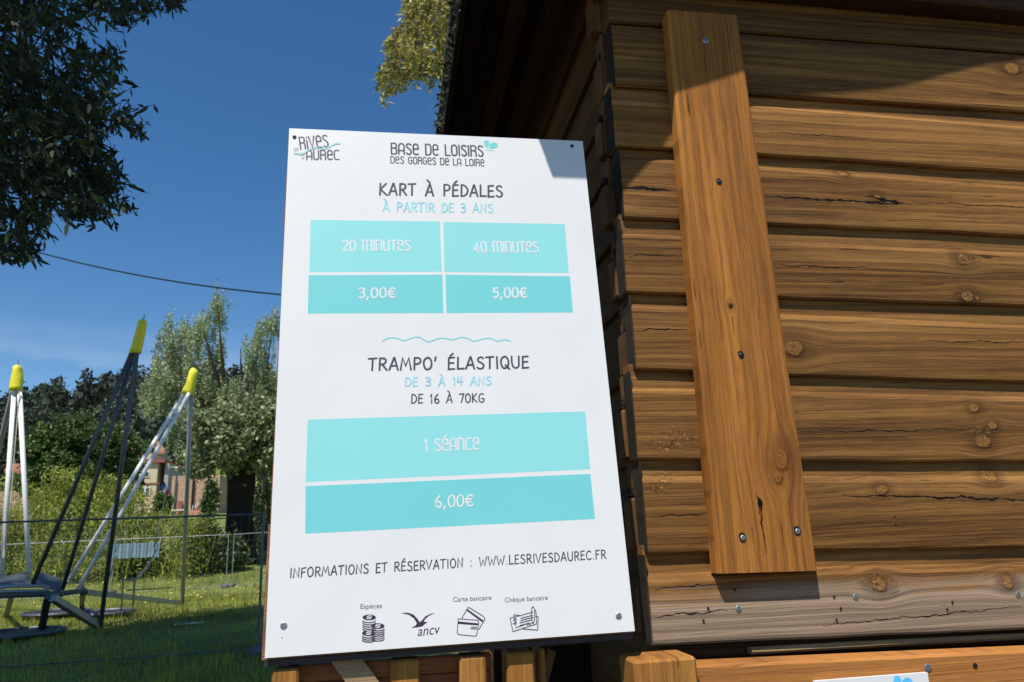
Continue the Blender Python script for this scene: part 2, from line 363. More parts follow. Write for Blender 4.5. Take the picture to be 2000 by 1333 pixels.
pv = [(-6, -12, .004), (9, -12, .004), (9, 5.2, .004), (1.5, 5.4, .004), (-1.2, 5.0, .004), (-6, 4.2, .004)]
bounce_cut = mesh_obj('bounce_cut_ground', pv, [tuple(range(6))], plain('bounce_cut_dark', (.045, .044, .042), .95, 0, .3, 40, .5)); bounce_cut['kind'] = 'structure'  # unseen dark ground sheet, added to cut bounce light on the cabin
# ------------------------------------------------------------------ wooden cabin
YW = 1.15
cab = thing('wooden_cabin', 'brown log-plank cabin with dark overhanging roof, right of the price board', 'cabin', (on_y(1275, 1270, YW).x, YW, 0))
def corner_x(py): return 1194+(py-100)*(83/1180.)
# (bottom edge of the plank: px at left/right), (chamfer line of the plank)
BOT = {'A': (1469, 183, 2000, 217), 'B': (1480, 302, 2000, 335), 'C': (1497, 437, 2000, 459), 'D': (1517, 581, 2000, 597),
       'E': (1539, 732, 2000, 747), 'F': (1565, 900, 2000, 902), 'G': (1595, 1076, 2000, 1070), 'H': (1278, 1261, 2000, 1228)}
CHA = {'A': (1454, 66, 2000, 107), 'B': (1512, 208, 2000, 248), 'C': (1482, 326, 2000, 365), 'D': (1502, 472, 2000, 496),
       'E': (1521, 615, 2000, 639), 'F': (1543, 769, 2000, 780), 'G': (1573, 936, 2000, 936), 'H': (1600, 1117, 2000, 1104)}
def zline(q):
    a = on_y(q[0], q[1], YW); b = on_y(q[2], q[3], YW); return lambda x: a.z+(b.z-a.z)*(x-a.x)/(b.x-a.x)
XR = 3.1
def px_local(px, py, org, y=YW): p = on_y(px, py, y); return (p.x-org.x, p.z-org.z)
PK = {'A': [(1975, 135, .017)], 'B': [], 'C': [(1650, 336, .009), (1713, 388, .008)], 'D': [(1880, 507, .013), (1889, 581, .012)], 'E': [(1549, 680, .016)],
      'F': [(1903, 797, .010), (1938, 832, .008), (1920, 862, .013)], 'G': [(1722, 958, .010), (1937, 930, .013)],
      'H': [(1712, 1143, .012), (1962, 1139, .010)]}
PC = {'C': [(1488, 1780, 384, .0022, -.006), (1700, 1765, 386, .0045, -.012), (1212, 1310, 366, .0032, -.004), (1780, 2060, 395, .0008, -.004)], 'D': [(1520, 1700, 520, .0009, 0), (1225, 1330, 500, .0008, 0)],
      'E': [(1235, 1345, 645, .0010, 0), (1800, 2040, 668, .0007, 0)], 'G': [(1640, 2080, 968, .0016, -.022), (1270, 1390, 1010, .0008, 0)], 'H': [(1275, 1420, 1205, .0010, .004), (1600, 2000, 1222, .0007, .01), (1275, 1400, 1150, .0007, .0)],
      'F': [(1560, 1900, 845, .0007, 0)], 'A': [], 'B': [(1500, 1700, 260, .0006, 0)]}
PS = {'F': [(1300, 868, .026), (1325, 855, .026), (1922, 845, .02)], 'D': [(1885, 508, .026), (1890, 583, .024)], 'G': [(1300, 935, .018), (1285, 960, .014), (1936, 925, .014)], 'H': [(1712, 1138, .028), (1962, 1133, .02)], 'C': [(1652, 336, .016)], 'A': [], 'B': [], 'E': [(1549, 680, .012)]}
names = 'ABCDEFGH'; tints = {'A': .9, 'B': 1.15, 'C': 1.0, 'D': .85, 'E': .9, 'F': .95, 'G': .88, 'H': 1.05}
def loft_x(sections, closed=True):
    n = len(sections[0]); v = [p for s_ in sections for p in s_]; f = []
    for i in range(len(sections)-1):
        for k in range(n):
            k2 = (k+1) % n; a = i*n
            f.append((a+k, a+k2, a+n+k2, a+n+k))
    f.append(tuple(range(n))); f.append(tuple((len(sections)-1)*n+k for k in range(n-1, -1, -1)))
    return v, f
for i, nm in enumerate(names):
    zb = zline(BOT[nm]); zc = zline(CHA[nm])
    if i > 0: zt_ = zline(BOT[names[i-1]]); ztop = (lambda f_: lambda x: f_(x)+.012)(zt_)
    else: ztop = (lambda f_: lambda x: f_(x)+.015)(zc)
    midpy = (BOT[nm][1]+CHA[nm][1])/2
    x0 = on_y(corner_x(midpy), midpy, YW).x + (.004, -.005, .003, -.003, .005, -.004, .002, -.002)[i]
    org = Vector((x0, YW, zb(x0)))
    secs = []; N = 40
    bul = .0015; yo = -.006 if nm == 'H' else random.uniform(-.001, .001)
    for k in range(N+1):
        x = x0+(XR-x0)*(k/N)**1.5
        w1 = .0022*mnoise.noise((x*5, i*7.3, 0))+.0010*mnoise.noise((x*23, i*3.1, 2)); w2 = .0012*mnoise.noise((x*9, i*5.3, 4))
        b, c, t_ = zb(x)+w1, zc(x)+w2, ztop(x)
        if nm == 'H': c = c+.0015*math.sin(x*11)
        m = (b+c)/2; y = YW+yo
        secs.append([(x, y+.042, b), (x, y+.004, b-.0005), (x, y+.0008, b+.003), (x, y, b+.008), (x, y-bul, m), (x, y, c-.006), (x, y+.003, c-.001),
                     (x, YW+.0105, c+.006), (x, YW+.012, t_), (x, y+.042, t_)])
    v, f = loft_x(secs)
    T = tints[nm]; kn = [(*px_local(a, b, org), r) for a, b, r in PK[nm]]
    ck = []
    for a, b, py, wd, sl in PC[nm]: p, q = px_local(a, py, org), px_local(b, py, org); ck.append((p[0], q[0], p[1], wd, sl))
    sc_ = [(*px_local(a, b, org), r) for a, b, r in PS[nm]]
    gr = None
    if nm == 'H': h0 = zc(org.x)-org.z; gr = (h0*.80, h0*.62, (.42, .315, .22))
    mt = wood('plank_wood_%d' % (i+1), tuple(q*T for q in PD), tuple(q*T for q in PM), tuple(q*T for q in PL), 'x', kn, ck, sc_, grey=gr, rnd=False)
    # each plank its own part of the noise field
    for nd in mt.node_tree.nodes:
        if nd.type == 'COMBXYZ' and not nd.inputs[1].is_linked and abs(nd.inputs[1].default_value-3.7) < 1e-5: nd.inputs[1].default_value = 3.7+i*2.31
        if nd.type == 'MATH' and nd.operation == 'ADD':
            for s_ in nd.inputs[:2]:
                if not s_.is_linked and abs(s_.default_value-3.7) < 1e-5: s_.default_value = 3.7+i*2.31
    o = mesh_obj('plank', v, f, mt, cab, org)
    o['label'] = ['shaded brown plank below the roof beam', 'honey brown plank, half in roof shadow', 'plank with a long black split', 'dark brown plank with two orange knots', 'plank with one round knot beside the batten',
                  'plank with a cluster of knots and a splintered left end', 'plank with a long thin crack', 'grey weathered bottom plank with screws'][i]
    # weathered end face: a thin end-grain cap
    zA, zB = zb(x0), ztop(x0)-.013
    MB().box((x0-.0022, YW+.002+max(yo, -.004), zA+.002), (x0-.0001, YW+.038, zB-.002)).build('end_grain', m_end, o)
# beam right below the soffit and a plank above A with eave shade tinted into its wood
zA = zline(CHA['A']); zBm = zline((1373, 0, 2000, 57))
xs = on_y(1192, 60, YW).x
def slab_x(name, fz0, fz1, y0, y1, x0, x1, mat, parent, org=None, n=10):
    secs = []
    for k in range(n+1):
        x = x0+(x1-x0)*k/n; a, b = fz0(x), fz1(x); c = min(.004, (y1-y0)*.3)
        secs.append([(x, y1, a), (x, y0+c, a), (x, y0, a+c), (x, y0, b-c), (x, y0+c, b), (x, y1, b)])
    v, f = loft_x(secs); return mesh_obj(name, v, f, mat, parent, org or (x0, y0, fz0(x0)))
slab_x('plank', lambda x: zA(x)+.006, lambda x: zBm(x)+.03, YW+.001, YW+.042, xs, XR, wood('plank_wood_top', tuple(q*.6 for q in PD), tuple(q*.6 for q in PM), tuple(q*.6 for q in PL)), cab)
slab_x('roof_beam', lambda x: zBm(x)+.008, lambda x: EYE+1.15, YW-.045, YW+.03, xs-.02, XR, m_soff, cab)
# dark backing so that no daylight passes between planks
MB().box((on_y(1230, 700, YW).x+.03, YW+.043, .0), (XR-.02, YW+.06, EYE+1.15)).build('inner_lining', m_dark, cab)

# batten with screws
YB = YW-.030
c1 = [on_y(1312, 100, YB), on_y(1447, 60, YB), on_y(1598, 1115, YB), on_y(1404, 1121, YB)]
c1[0] = on_y(1303, 20, YB); c1[1] = on_y(1441, 30, YB)
b_org = V(c1[3])
def bat_sections():
    secs = []; N = 30
    for k in range(N+1):
        s_ = k/N; L_ = c1[3].lerp(c1[0], s_); R_ = c1[2].lerp(c1[1], s_); w = .0006*mnoise.noise((s_*9, 1, 0)); w2 = .0010*mnoise.noise((s_*7, 5, 0))
        a = L_+Vector((w, 0, 0)); b = R_+Vector((w2, 0, 0)); ch = Vector((.004, 0, 0)); cy = Vector((0, .004, 0)); bk = Vector((0, .0295, 0))
        secs.append([a+bk, a+cy, a+ch*.5+cy*.25, a+ch, b-ch, b-ch*.4+cy*.25, b+cy, b+bk])
    return secs
v, f = loft_x(bat_sections())
bk = [(p[1], p[0], r) for p, r in ((px_local(1524, 897, b_org, YB), .016), (px_local(1427, 596, b_org, YB), .0055), (px_local(1520, 935, b_org, YB), .008))]
bk = [(a, b, r) for a, b, r in bk]
cz0, cz1 = px_local(1500, 1085, b_org, YB), px_local(1495, 960, b_org, YB)
m_bat = wood('batten_wood', (.17, .062, .014), (.40, .155, .030), (.55, .24, .055), 'z', bk, [(cz0[1], cz1[1], cz0[0]-.002, .0009, -.006), (px_local(0, 1065, b_org, YB)[1], px_local(0, 1020, b_org, YB)[1], cz0[0]-.002, .0035, -.003)], [], contrast=.9, rnd=False, fine=70.0)
bat = mesh_obj('batten', v, f, m_bat, cab, b_org); bat['label'] = 'upright honey coloured board screwed over the planks'
def screw_mesh(r):
    m = MB(); n = 14; vs = []; fs = []
    prof = [(r, .0), (r, -.0007), (r*.8, -.0013), (r*.55, -.0014)]
    for rr, y in prof: vs += [(rr*math.cos(2*math.pi*k/n), y, rr*math.sin(2*math.pi*k/n)) for k in range(n)]
    for j in range(3): fs += [(j*n+k, j*n+(k+1) % n, (j+1)*n+(k+1) % n, (j+1)*n+k) for k in range(n)]
    # cross recess
    b = len(vs); q = r*.5; w = r*.16
    cross = [(w, q), (w, w), (q, w), (q, -w), (w, -w), (w, -q), (-w, -q), (-w, -w), (-q, -w), (-q, w), (-w, w), (-w, q)]
    vs += [(x, -.0015, z) for x, z in cross]; vs += [(x, -.0006, z) for x, z in cross]
    fs += [tuple(b+12+k for k in range(12))]+[(b+k, b+(k+1) % 12, b+12+(k+1) % 12, b+12+k) for k in range(12)]
    vs += [(0, -.00135, 0)]
    c = len(vs)-1
    return vs, fs
def screw(px, py, y, r, parent, mat, name='screw'):
    p = on_y(px, py, y); vs, fs = screw_mesh(r)
    return mesh_obj(name, [(a+p.x, b+p.y, c+p.z) for a, b, c in vs], fs, mat, parent, p, False)
def hole(px, py, y, r, parent):
    p = on_y(px, py, y); n = 12; vs = [(p.x+r*(1+.15*math.sin(k*5.1))*math.cos(2*math.pi*k/n), p.y-.0004, p.z+1.15*r*math.sin(2*math.pi*k/n)) for k in range(n)]
    return mesh_obj('drill_hole', vs, [tuple(range(n))], m_hole, parent, p)
for px, py, r in ((1404, 355, .0045), (1447, 693, .0048), (1450, 1050, .0054), (1557, 1037, .0054)):
    hole(px, py, YB-.0004, r*1.25, bat)
    screw(px+1, py+1, YB-.0006, r*.8, bat, m_screw if py > 1000 else m_screwd)
screw(1378, 80, YB-.0004, .006, bat, m_screw); hole(1427, 597, YB-.0006, .0035, bat)
hplank = [o for o in cab.children if o.get('label', '').startswith('grey weathered')][0]
for px, py, r in ((1671, 1166, .005), (1988, 1161, .005), (1442, 1189, .0048)): screw(px, py, YW-.0078, r, hplank, m_screw)
for px, py in ((1435, 1152), (1383, 1189), (1374, 1213), (1629, 1166), (1642, 1189), (1634, 1211), (1860, 1177), (1850, 1191), (1748, 1010)):
    hole(px, py, YW-.0082, .0022, hplank)

# side wall: planks running back, corner stubs
XS = on_y(1262, 1050, YW).x+.004
YS0, YS1 = YW+.095, 4.2
zs = [zline(BOT[n])(XS) for n in names]
zs = [zs[0]+.145*k for k in (3, 2, 1)]+zs+[zs[-1]-.14*k for k in range(1, 11)]
side_src = None
for i in range(len(zs)-1):
    t_, b = zs[i], zs[i+1]
    if b > EYE+1.25 or b < .02: continue
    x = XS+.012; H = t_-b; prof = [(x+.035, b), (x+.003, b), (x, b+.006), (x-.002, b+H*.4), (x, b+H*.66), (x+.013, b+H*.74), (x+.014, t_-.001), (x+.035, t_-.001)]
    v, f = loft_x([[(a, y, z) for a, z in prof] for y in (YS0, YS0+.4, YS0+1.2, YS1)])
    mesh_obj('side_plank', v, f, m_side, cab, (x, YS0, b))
    # stub of the crossing plank, rough ended
    m = MB(); q = random.uniform(-.016, .012)
    m.box((x-.014+q, YW+.043, b+.006), (x+.03, YS0-.004+q, b+H*.60), .004)
    m.box((x-.008+q*.5, YW+.047, b+H*.60+.002), (x+.03, YS0-.012, t_+.003), .003)
    so = m.build('corner_stub', m_stub, cab, (x, YW+.043, b))
    m = MB(); zz = b+H*.66
    m.box((x-.0095+q, YW+.052, zz), (x-.0088+q*.5, YW+.062, zz+.010)); m.box((x-.0095+q, YW+.066, zz-.012), (x-.0088+q*.5, YW+.076, zz-.004))
    m.build('groove_end', m_hole, so)
# left end wall of the front, below the counter: planks of the lower front wall
# roof: soffit boards, fascia with an arched lower edge, barge, moss
kE = ray(868, 262); ratio = kE.x/kE.z
S_ = on_y(1055, 272, 1.12); rx, rz = S_.x, S_.z-EYE
lx, ly, lz = LIGHT; s_ = (rx-ratio*rz)/(ratio+(-lx/lz)) if True else 0
ZE = rz+s_; XE = ratio*ZE            # left roof edge in X and height above the eye
S2 = on_y(1092, 363, 1.12); s2 = ZE-(S2.z-EYE); YE = 1.12-s2*(-ly/lz)
ZR = EYE+ZE
roofz = lambda x: ZR
SLOPE = .36; RX = XE+1.85; roofline = lambda x: ZR+.17+SLOPE*(min(x, 2*RX-x)-XE)
def sloped(name, x0, x1, y0, y1, dz0, dz1, mat, lab=None):
    v = [(x, y, roofline(x)+d) for x in (x0, x1) for y in (y0, y1) for d in (dz0, dz1)]
    return mesh_obj(name, v, [(0, 1, 3, 2), (4, 6, 7, 5), (0, 4, 5, 1), (2, 3, 7, 6), (0, 2, 6, 4), (1, 5, 7, 3)], mat, cab, (x0, y0, roofline(x0)))
# soffit boards run in depth along the left overhang, following the low slope
nb = 7; wb = (XS+.05-XE)/nb
for k in range(nb):
    x0 = XE+.016+k*wb; dz = [.0, .010, .002, .022, .006, .016, .0][k]; zz = lambda x: ZR+.012+.16*(x-XE)
    v = [(x, y, zz(x)+d) for x in (x0+.0015, x0+wb-.003) for y in (YE+.03 if x0 < .24 else YW-.06, YS1+.3) for d in (dz, dz+.02)]
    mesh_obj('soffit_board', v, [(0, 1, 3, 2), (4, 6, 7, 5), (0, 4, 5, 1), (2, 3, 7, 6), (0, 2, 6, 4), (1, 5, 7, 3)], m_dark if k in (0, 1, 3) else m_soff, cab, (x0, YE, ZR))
for k in range(16):
    x0 = XE+.02+k*.115; sloped('soffit_board', x0, min(x0+.112, RX-.001), YE+.03, YW+.06, -.05, -.03, m_fascia)
for k in range(10):
    x0 = RX+.001+k*.135; sloped('soffit_board', x0, x0+.132, YE+.03, YW+.06, -.05, -.03, m_fascia)
sloped('roof_deck', XE-.006, RX, YE-.004, YS1+.35, -.028, .0, m_roof); sloped('roof_deck', RX+.0005, XR+.25, YE-.004, YS1+.35, -.028, .0, m_roof)
gx = [xs, RX, XR-.02]
MB().prism([(xs, YW+.005, EYE+1.152)]+[(x, YW+.005, roofline(x)-.052) for x in gx]+[(XR-.02, YW+.005, EYE+1.152)], (0, .03, 0)).build('gable_board', m_fascia, cab)
# the left fascia (seen edge-on from below) and a ragged mossy edge
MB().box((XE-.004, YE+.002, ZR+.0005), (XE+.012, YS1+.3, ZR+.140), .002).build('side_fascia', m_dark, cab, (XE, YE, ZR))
rv = []; rf = []
for k in range(2600):
    y = 1.08+(YS1+.3-1.08)*random.random()**1.3; clump = max(0, mnoise.noise((y*9, 3, 0))+.35)
    c = Vector((XE-.004-random.random()*.014*clump, y, ZR+random.random()*.13-.004)); s0 = random.uniform(.003, .008)
    n0 = len(rv)
    for q in range(3): rv.append(tuple(c+Vector((random.gauss(0, s0), random.gauss(0, s0), random.gauss(0, s0)))))
    rf.append((n0, n0+1, n0+2))
mo = mesh_obj('moss', rv, np.array(rf), m_moss, cab); mo['kind'] = 'stuff'
# front fascia: lower edge arched; each point of it throws the shadow seen on the wall
shp = []
for px, py, yy in ((1092, 363, 1.12), (1150, 365, 1.12), (1308, 185, YB), (1380, 165, YB), (1450, 141, YB), (1475, 206, YW), (1560, 196, YW+.003), (1640, 184, YW), (1720, 178, YW), (1790, 167, YW), (1850, 150, YW), (1930, 128, YW), (2000, 118, YW), (2120, 112, YW), (2300, 125, YW), (2500, 175, YW)):
    p = on_y(px, py, yy); s3 = (yy-YE)/(-ly/lz) ; shp.append((p.x+(lx/lz)*s3, p.z+s3))
shp[0] = (XE-.004, shp[0][1]); shp.sort()
e = shp[-1]; shp.append((XR+.25, e[1]-.06))
m = MB(); 
v = []; f = []
for x, z in shp: v += [(x, YE, z), (x, YE, max(roofline(x)-.001, z+.03)), (x, YE+.02, z), (x, YE+.02, max(roofline(x)-.001, z+.03))]
for k in range(len(shp)-1):
    a = k*4; f += [(a, a+4, a+5, a+1), (a+2, a+3, a+7, a+6), (a, a+2, a+6, a+4), (a+1, a+5, a+7, a+3)]
f += [(0, 1, 3, 2), (len(v)-4, len(v)-2, len(v)-1, len(v)-3)]
o = mesh_obj('front_fascia', v, f, m_fascia, cab, (shp[0][0], YE, ZR)); o['label'] = 'front roof board with an arched lower edge'
print('roof', XE, YE, ZR, [(round(a, 3), round(b, 3), round(roofline(a), 3)) for a, b in shp])
# strip and dark gap under the bottom plank, back wall of the hatch
zH = zline(BOT['H'])
slab_x('hatch_lintel', lambda x: zH(x)-.028, lambda x: zH(x)-.004, YW+.030, YW+.07, on_y(1300, 1270, YW).x, XR, m_fascia, cab)
sl = zline((1280, 1283, 2000, 1243)); sl2 = zline((1280, 1273, 2000, 1236))
slab_x('sill_strip', lambda x: sl(x)-.006, lambda x: sl2(x)-.002, YW+.004, YW+.022, on_y(1470, 1262, YW).x, XR, m_sill, cab)
slab_x('sill_strip', lambda x: sl(x)-.010, lambda x: sl2(x)-.002, YW+.024, YW+.034, on_y(1300, 1272, YW).x, XR, m_fascia, cab)
for i in range(10):   # lower front wall behind the counter
    z1_ = zH(1.0)-.05-i*.14
    if z1_-.138 < 0: break
    MB().box((XS+.01, YW+.012, z1_-.138), (XR, YW+.05, z1_-.006), .004).build('plank', m_side, cab, (XS, YW, z1_-.138))

# ------------------------------------------------------------------ price board
corn = [ray(565, 251), ray(1138, 276), ray(1240, 1233), ray(517, 1286)]
A = np.array([[corn[0][i], -corn[1][i], corn[2][i]] for i in range(3)]); bvec = np.array([corn[3][i] for i in range(3)])
sol = np.linalg.solve(A, bvec); sc4 = 1.12/(corn[0].y*sol[0])
P1, P2, P3, P4 = CE+corn[0]*sol[0]*sc4, CE+corn[1]*sol[1]*sc4, CE+corn[2]*sol[2]*sc4, CE+corn[3]*sc4
SU = (P2-P1).normalized(); SN = (P2-P1).cross(P4-P1).normalized()
if SN.y > 0: SN = -SN             # towards the viewer
SV = SN.cross(SU).normalized();
if SV.z < 0: SV = -SV
print('sign', P1, P2, P3, P4, 'w', (P2-P1).length, 'h', (P4-P1).length, 'dot', (P2-P1).normalized().dot((P4-P1).normalized()))
def S(px, py, off=0.0):
    d = ray(px, py); t_ = (P1-CE).dot(SN)/d.dot(SN); return CE+d*t_+SN*off
board = thing('price_board', 'white pedal kart and trampoline price board with turquoise tables, beside the cabin corner', 'sign', P4)
MB().prism([P1-SN*.0045, P2-SN*.0045, P3-SN*.0045, P4-SN*.0045], SN*.0045).build('panel', m_white, board)
dz = SU*.001
MB().prism([P1+dz-SN*.009, P2-dz-SN*.009, P3-dz-SN*.009, P4+dz-SN*.009], SN*.0042).build('edge_backing', m_edge, board)
def quad_print(name, pts, mat, off=.00006):
    q = [S(*p, off) for p in pts]; return mesh_obj(name, q, [(0, 1, 2, 3)], mat, board)
for pts, mt in (([(607, 430), (859, 433), (863, 531), (604, 532)], m_cellA), ([(866, 434), (1103, 438), (1111, 534), (868, 532)], m_cellA),
                ([(603, 538), (864, 537), (866, 612), (601, 613)], m_cellB), ([(870, 537), (1113, 540), (1119, 611), (872, 612)], m_cellB),
                ([(601, 820), (1143, 804), (1153, 917), (597, 942)], m_cellA), ([(597, 950), (1153, 926), (1162, 1014), (596, 1043)], m_cellB)):
    quad_print('price_cell', pts, mt)

# --- stroke lettering
def arc(cx, cy, rx_, ry_, a0, a1, n=10): return [(cx+rx_*math.cos(math.radians(a0+(a1-a0)*i/n)), cy+ry_*math.sin(math.radians(a0+(a1-a0)*i/n))) for i in range(n+1)]
def cr_(pts, n=5):
    if len(pts) < 3: return pts
    out = []; q = [pts[0]]+list(pts)+[pts[-1]]
    for i in range(1, len(q)-2):
        for k in range(n):
            t_ = k/n; p0, p1, p2, p3 = q[i-1], q[i], q[i+1], q[i+2]
            out.append(tuple(.5*((2*p1[j])+(-p0[j]+p2[j])*t_+(2*p0[j]-5*p1[j]+4*p2[j]-p3[j])*t_**2+(-p0[j]+3*p1[j]-3*p2[j]+p3[j])*t_**3) for j in (0, 1)))
    out.append(pts[-1]); return out
# comic capitals: width, strokes
HA = {
 'A': (.66, [[(0, 0), (.36, 1.0), (.40, 1.0), (.62, 0)], [(.12, .32), (.56, .34)]]),
 'B': (.6, [[(.06, 0), (.1, 1)], cr_([(.1, 1), (.5, .85), (.4, .58), (.12, .52), (.5, .4), (.52, .12), (.06, 0)])]),
 'C': (.6, [cr_([(.58, .86), (.4, 1), (.14, .82), (.04, .45), (.14, .08), (.36, 0), (.56, .14)])]),
 'D': (.62, [[(.06, 0), (.12, 1)], cr_([(.12, 1), (.4, .92), (.6, .6), (.54, .25), (.3, .03), (.06, 0)])]),
 'E': (.52, [[(.5, 1), (.1, .97), (.04, 0), (.48, .03)], [(.08, .52), (.44, .54)]]),
 'F': (.52, [[(.52, 1), (.1, .96), (.05, 0)], [(.08, .52), (.42, .54)]]),
 'G': (.64, [cr_([(.56, .88), (.4, 1), (.14, .82), (.04, .45), (.14, .08), (.38, 0), (.58, .16), (.6, .42)]), [(.6, .42), (.34, .42)]]),
 'I': (.2, [[(.1, 0), (.12, 1)]]),
 'K': (.6, [[(.05, 0), (.1, 1)], [(.55, 1), (.1, .5), (.58, 0)]]),
 'L': (.5, [[(.1, 1), (.05, .02), (.5, .04)]]),
 'M': (.78, [[(0, 0), (.16, 1), (.38, .34), (.62, 1), (.76, 0)]]),
 'N': (.64, [[(.04, 0), (.1, 1), (.54, .02), (.6, 1)]]),
 'O': (.66, [cr_([(.36, 1), (.12, .84), (.04, .45), (.16, .06), (.34, 0), (.56, .18), (.62, .6), (.5, .92), (.34, 1)])]),
 'P': (.56, [[(.06, 0), (.1, 1)], cr_([(.1, .98), (.4, .97), (.54, .76), (.42, .52), (.1, .44)])]),
 'Q': (.68, [cr_([(.36, 1), (.12, .84), (.04, .45), (.16, .06), (.34, 0), (.56, .18), (.62, .6), (.5, .92), (.34, 1)]), [(.38, .26), (.66, -.08)]]),
 'R': (.6, [[(.06, 0), (.1, 1)], cr_([(.1, .98), (.42, .96), (.53, .76), (.4, .53), (.1, .46)]), [(.26, .47), (.58, 0)]]),
 'S': (.56, [cr_([(.52, .88), (.34, 1), (.12, .86), (.14, .64), (.36, .5), (.52, .32), (.44, .06), (.2, 0), (.03, .12)])]),
 'T': (.56, [[(0, .96), (.58, 1)], [(.3, .97), (.25, 0)]]),
 'U': (.64, [cr_([(.06, 1), (.04, .5), (.12, .1), (.34, 0), (.54, .16), (.58, .6), (.6, 1)])]),
 'V': (.6, [[(0, 1), (.24, 0), (.6, 1)]]),
 'W': (.86, [[(.02, 1), (.14, 0), (.44, .7), (.58, 0), (.86, 1)]]),
 '0': (.58, [cr_([(.32, 1), (.1, .84), (.03, .45), (.12, .08), (.28, 0), (.5, .16), (.55, .6), (.46, .92), (.3, 1)])]),
 '1': (.3, [[(.04, .8), (.18, 1), (.16, 0)]]),
 '3': (.5, [cr_([(.04, .92), (.26, 1), (.46, .82), (.36, .58), (.16, .53), (.4, .44), (.48, .2), (.28, 0), (.02, .06)])]),
 '4': (.56, [[(.4, 0), (.44, 1)], [(.1, .98), (.04, .42), (.54, .46)]]),
 '5': (.52, [[(.5, 1), (.12, .97), (.1, .56)], cr_([(.1, .56), (.34, .62), (.5, .4), (.4, .1), (.2, 0), (.02, .08)])]),
 '6': (.54, [cr_([(.4, 1), (.14, .7), (.04, .3), (.16, .02), (.4, .02), (.5, .24), (.38, .46), (.16, .42), (.06, .28)])]),
 '7': (.5, [[(.02, .96), (.5, 1), (.2, 0)]]),
 '€': (.62, [cr_([(.6, .86), (.42, 1), (.2, .84), (.12, .45), (.2, .1), (.4, 0), (.6, .12)]), [(0, .60), (.5, .62)], [(0, .38), (.46, .40)]]),
 ',': (.22, [[(.12, .06), (.02, -.2)]]), '.': (.2, [[(.08, .03), (.09, .03)]]), ':': (.3, [[(.14, .1), (.15, .1)], [(.14, .66), (.15, .66)]]),
 "'": (.2, [[(.12, 1.04), (.06, .74)]]), ' ': (.48, []),
}
HA['É'] = (.52, HA['E'][1]+[[(.2, 1.13), (.42, 1.34)]]); HA['À'] = (.66, HA['A'][1]+[[(.18, 1.38), (.38, 1.16)]])
def rr(pts): return pts
# unicase rounded technical capitals
UA = {
 'B': (.56, [[(.03, 0), (.03, 1), (.36, 1)]+arc(.38, .78, .13, .22, 90, -90, 6)+[(.03, .54)], [(.3, .54)]+arc(.40, .27, .14, .27, 90, -90, 6)+[(.03, 0)]]),
 'A': (.56, [[(.02, 0), (.02, .6)]+arc(.28, .72, .26, .28, 180, 0, 8)+[(.54, 0)], [(.02, .34), (.54, .34)]]),
 'S': (.52, [[(.5, .9)]+arc(.27, .8, .22, .2, 40, 240, 7)+[(.38, .48)]+arc(.27, .24, .23, .24, 60, -150, 8)]),
 'e': (.54, [[(.04, .52), (.5, .52), (.5, .74)]+arc(.27, .76, .23, .24, 0, 180, 8)+[(.04, .26)]+arc(.28, .26, .24, .26, 180, 300, 6)+[(.5, .04)]]),
 'D': (.56, [[(.03, 0), (.03, 1), (.28, 1)]+arc(.3, .68, .24, .32, 90, 0, 5)+arc(.3, .32, .24, .32, 0, -90, 5)+[(.03, 0)]]),
 'L': (.46, [[(.03, 1), (.03, 0), (.46, 0)]]),
 'O': (.56, [arc(.28, .74, .25, .26, 0, 180, 8)+arc(.28, .26, .25, .26, 180, 360, 8)+[(.53, .74)]]),
 'I': (.1, [[(.05, 0), (.05, 1)]]), 'i': (.1, [[(.05, 0), (.05, .68)], [(.05, .92), (.05, .95)]]),
 'R': (.56, [[(.03, 0), (.03, 1), (.34, 1)]+arc(.36, .76, .16, .24, 90, -90, 6)+[(.03, .52)], [(.34, .52)]+arc(.38, .36, .14, .14, 90, 0, 3)+[(.52, 0)]]),
 'G': (.56, [[(.52, .88)]+arc(.28, .74, .25, .26, 40, 180, 7)+arc(.28, .26, .25, .26, 180, 360, 8)+[(.53, .5), (.3, .5)]]),
 'V': (.58, [[(.02, 1), (.28, 0), (.56, 1)]]), 'U': (.56, [[(.03, 1), (.03, .28)]+arc(.28, .26, .25, .26, 180, 360, 8)+[(.53, 1)]]),
 'C': (.5, [[(.5, .96)]+arc(.28, .74, .25, .26, 90, 180, 5)+arc(.28, .26, .25, .26, 180, 270, 5)+[(.5, 0)]]),
 'm': (.86, [[(.03, 0), (.03, 1), (.28, 1)]+arc(.3, .84, .13, .16, 90, 0, 4)+[(.43, 0)], [(.43, 1), (.68, 1)]+arc(.70, .84, .13, .16, 90, 0, 4)+[(.83, 0)]]),
 'n': (.54, [[(.03, 0), (.03, 1), (.26, 1)]+arc(.28, .76, .23, .24, 90, 0, 5)+[(.51, 0)]]),
 't': (.5, [[(0, 1), (.5, 1)], [(.25, 1), (.25, 0)]]),
 '2': (.52, [[(.04, .9)]+arc(.27, .74, .23, .26, 130, -30, 7)+[(.04, 0), (.52, 0)]]),
 '0': (.54, [arc(.27, .74, .24, .26, 0, 180, 8)+arc(.27, .26, .24, .26, 180, 360, 8)+[(.51, .74)]]),
 '4': (.56, [[(.4, 0), (.4, 1), (.02, .28), (.54, .28)]]), '1': (.26, [[(.02, .84), (.2, 1), (.2, 0)]]), "'": (.14, [[(.06, 1), (.06, .78)]]), ' ': (.36, []),
}
UA['é'] = (.54, UA['e'][1]+[[(.2, 1.14), (.4, 1.3)]])
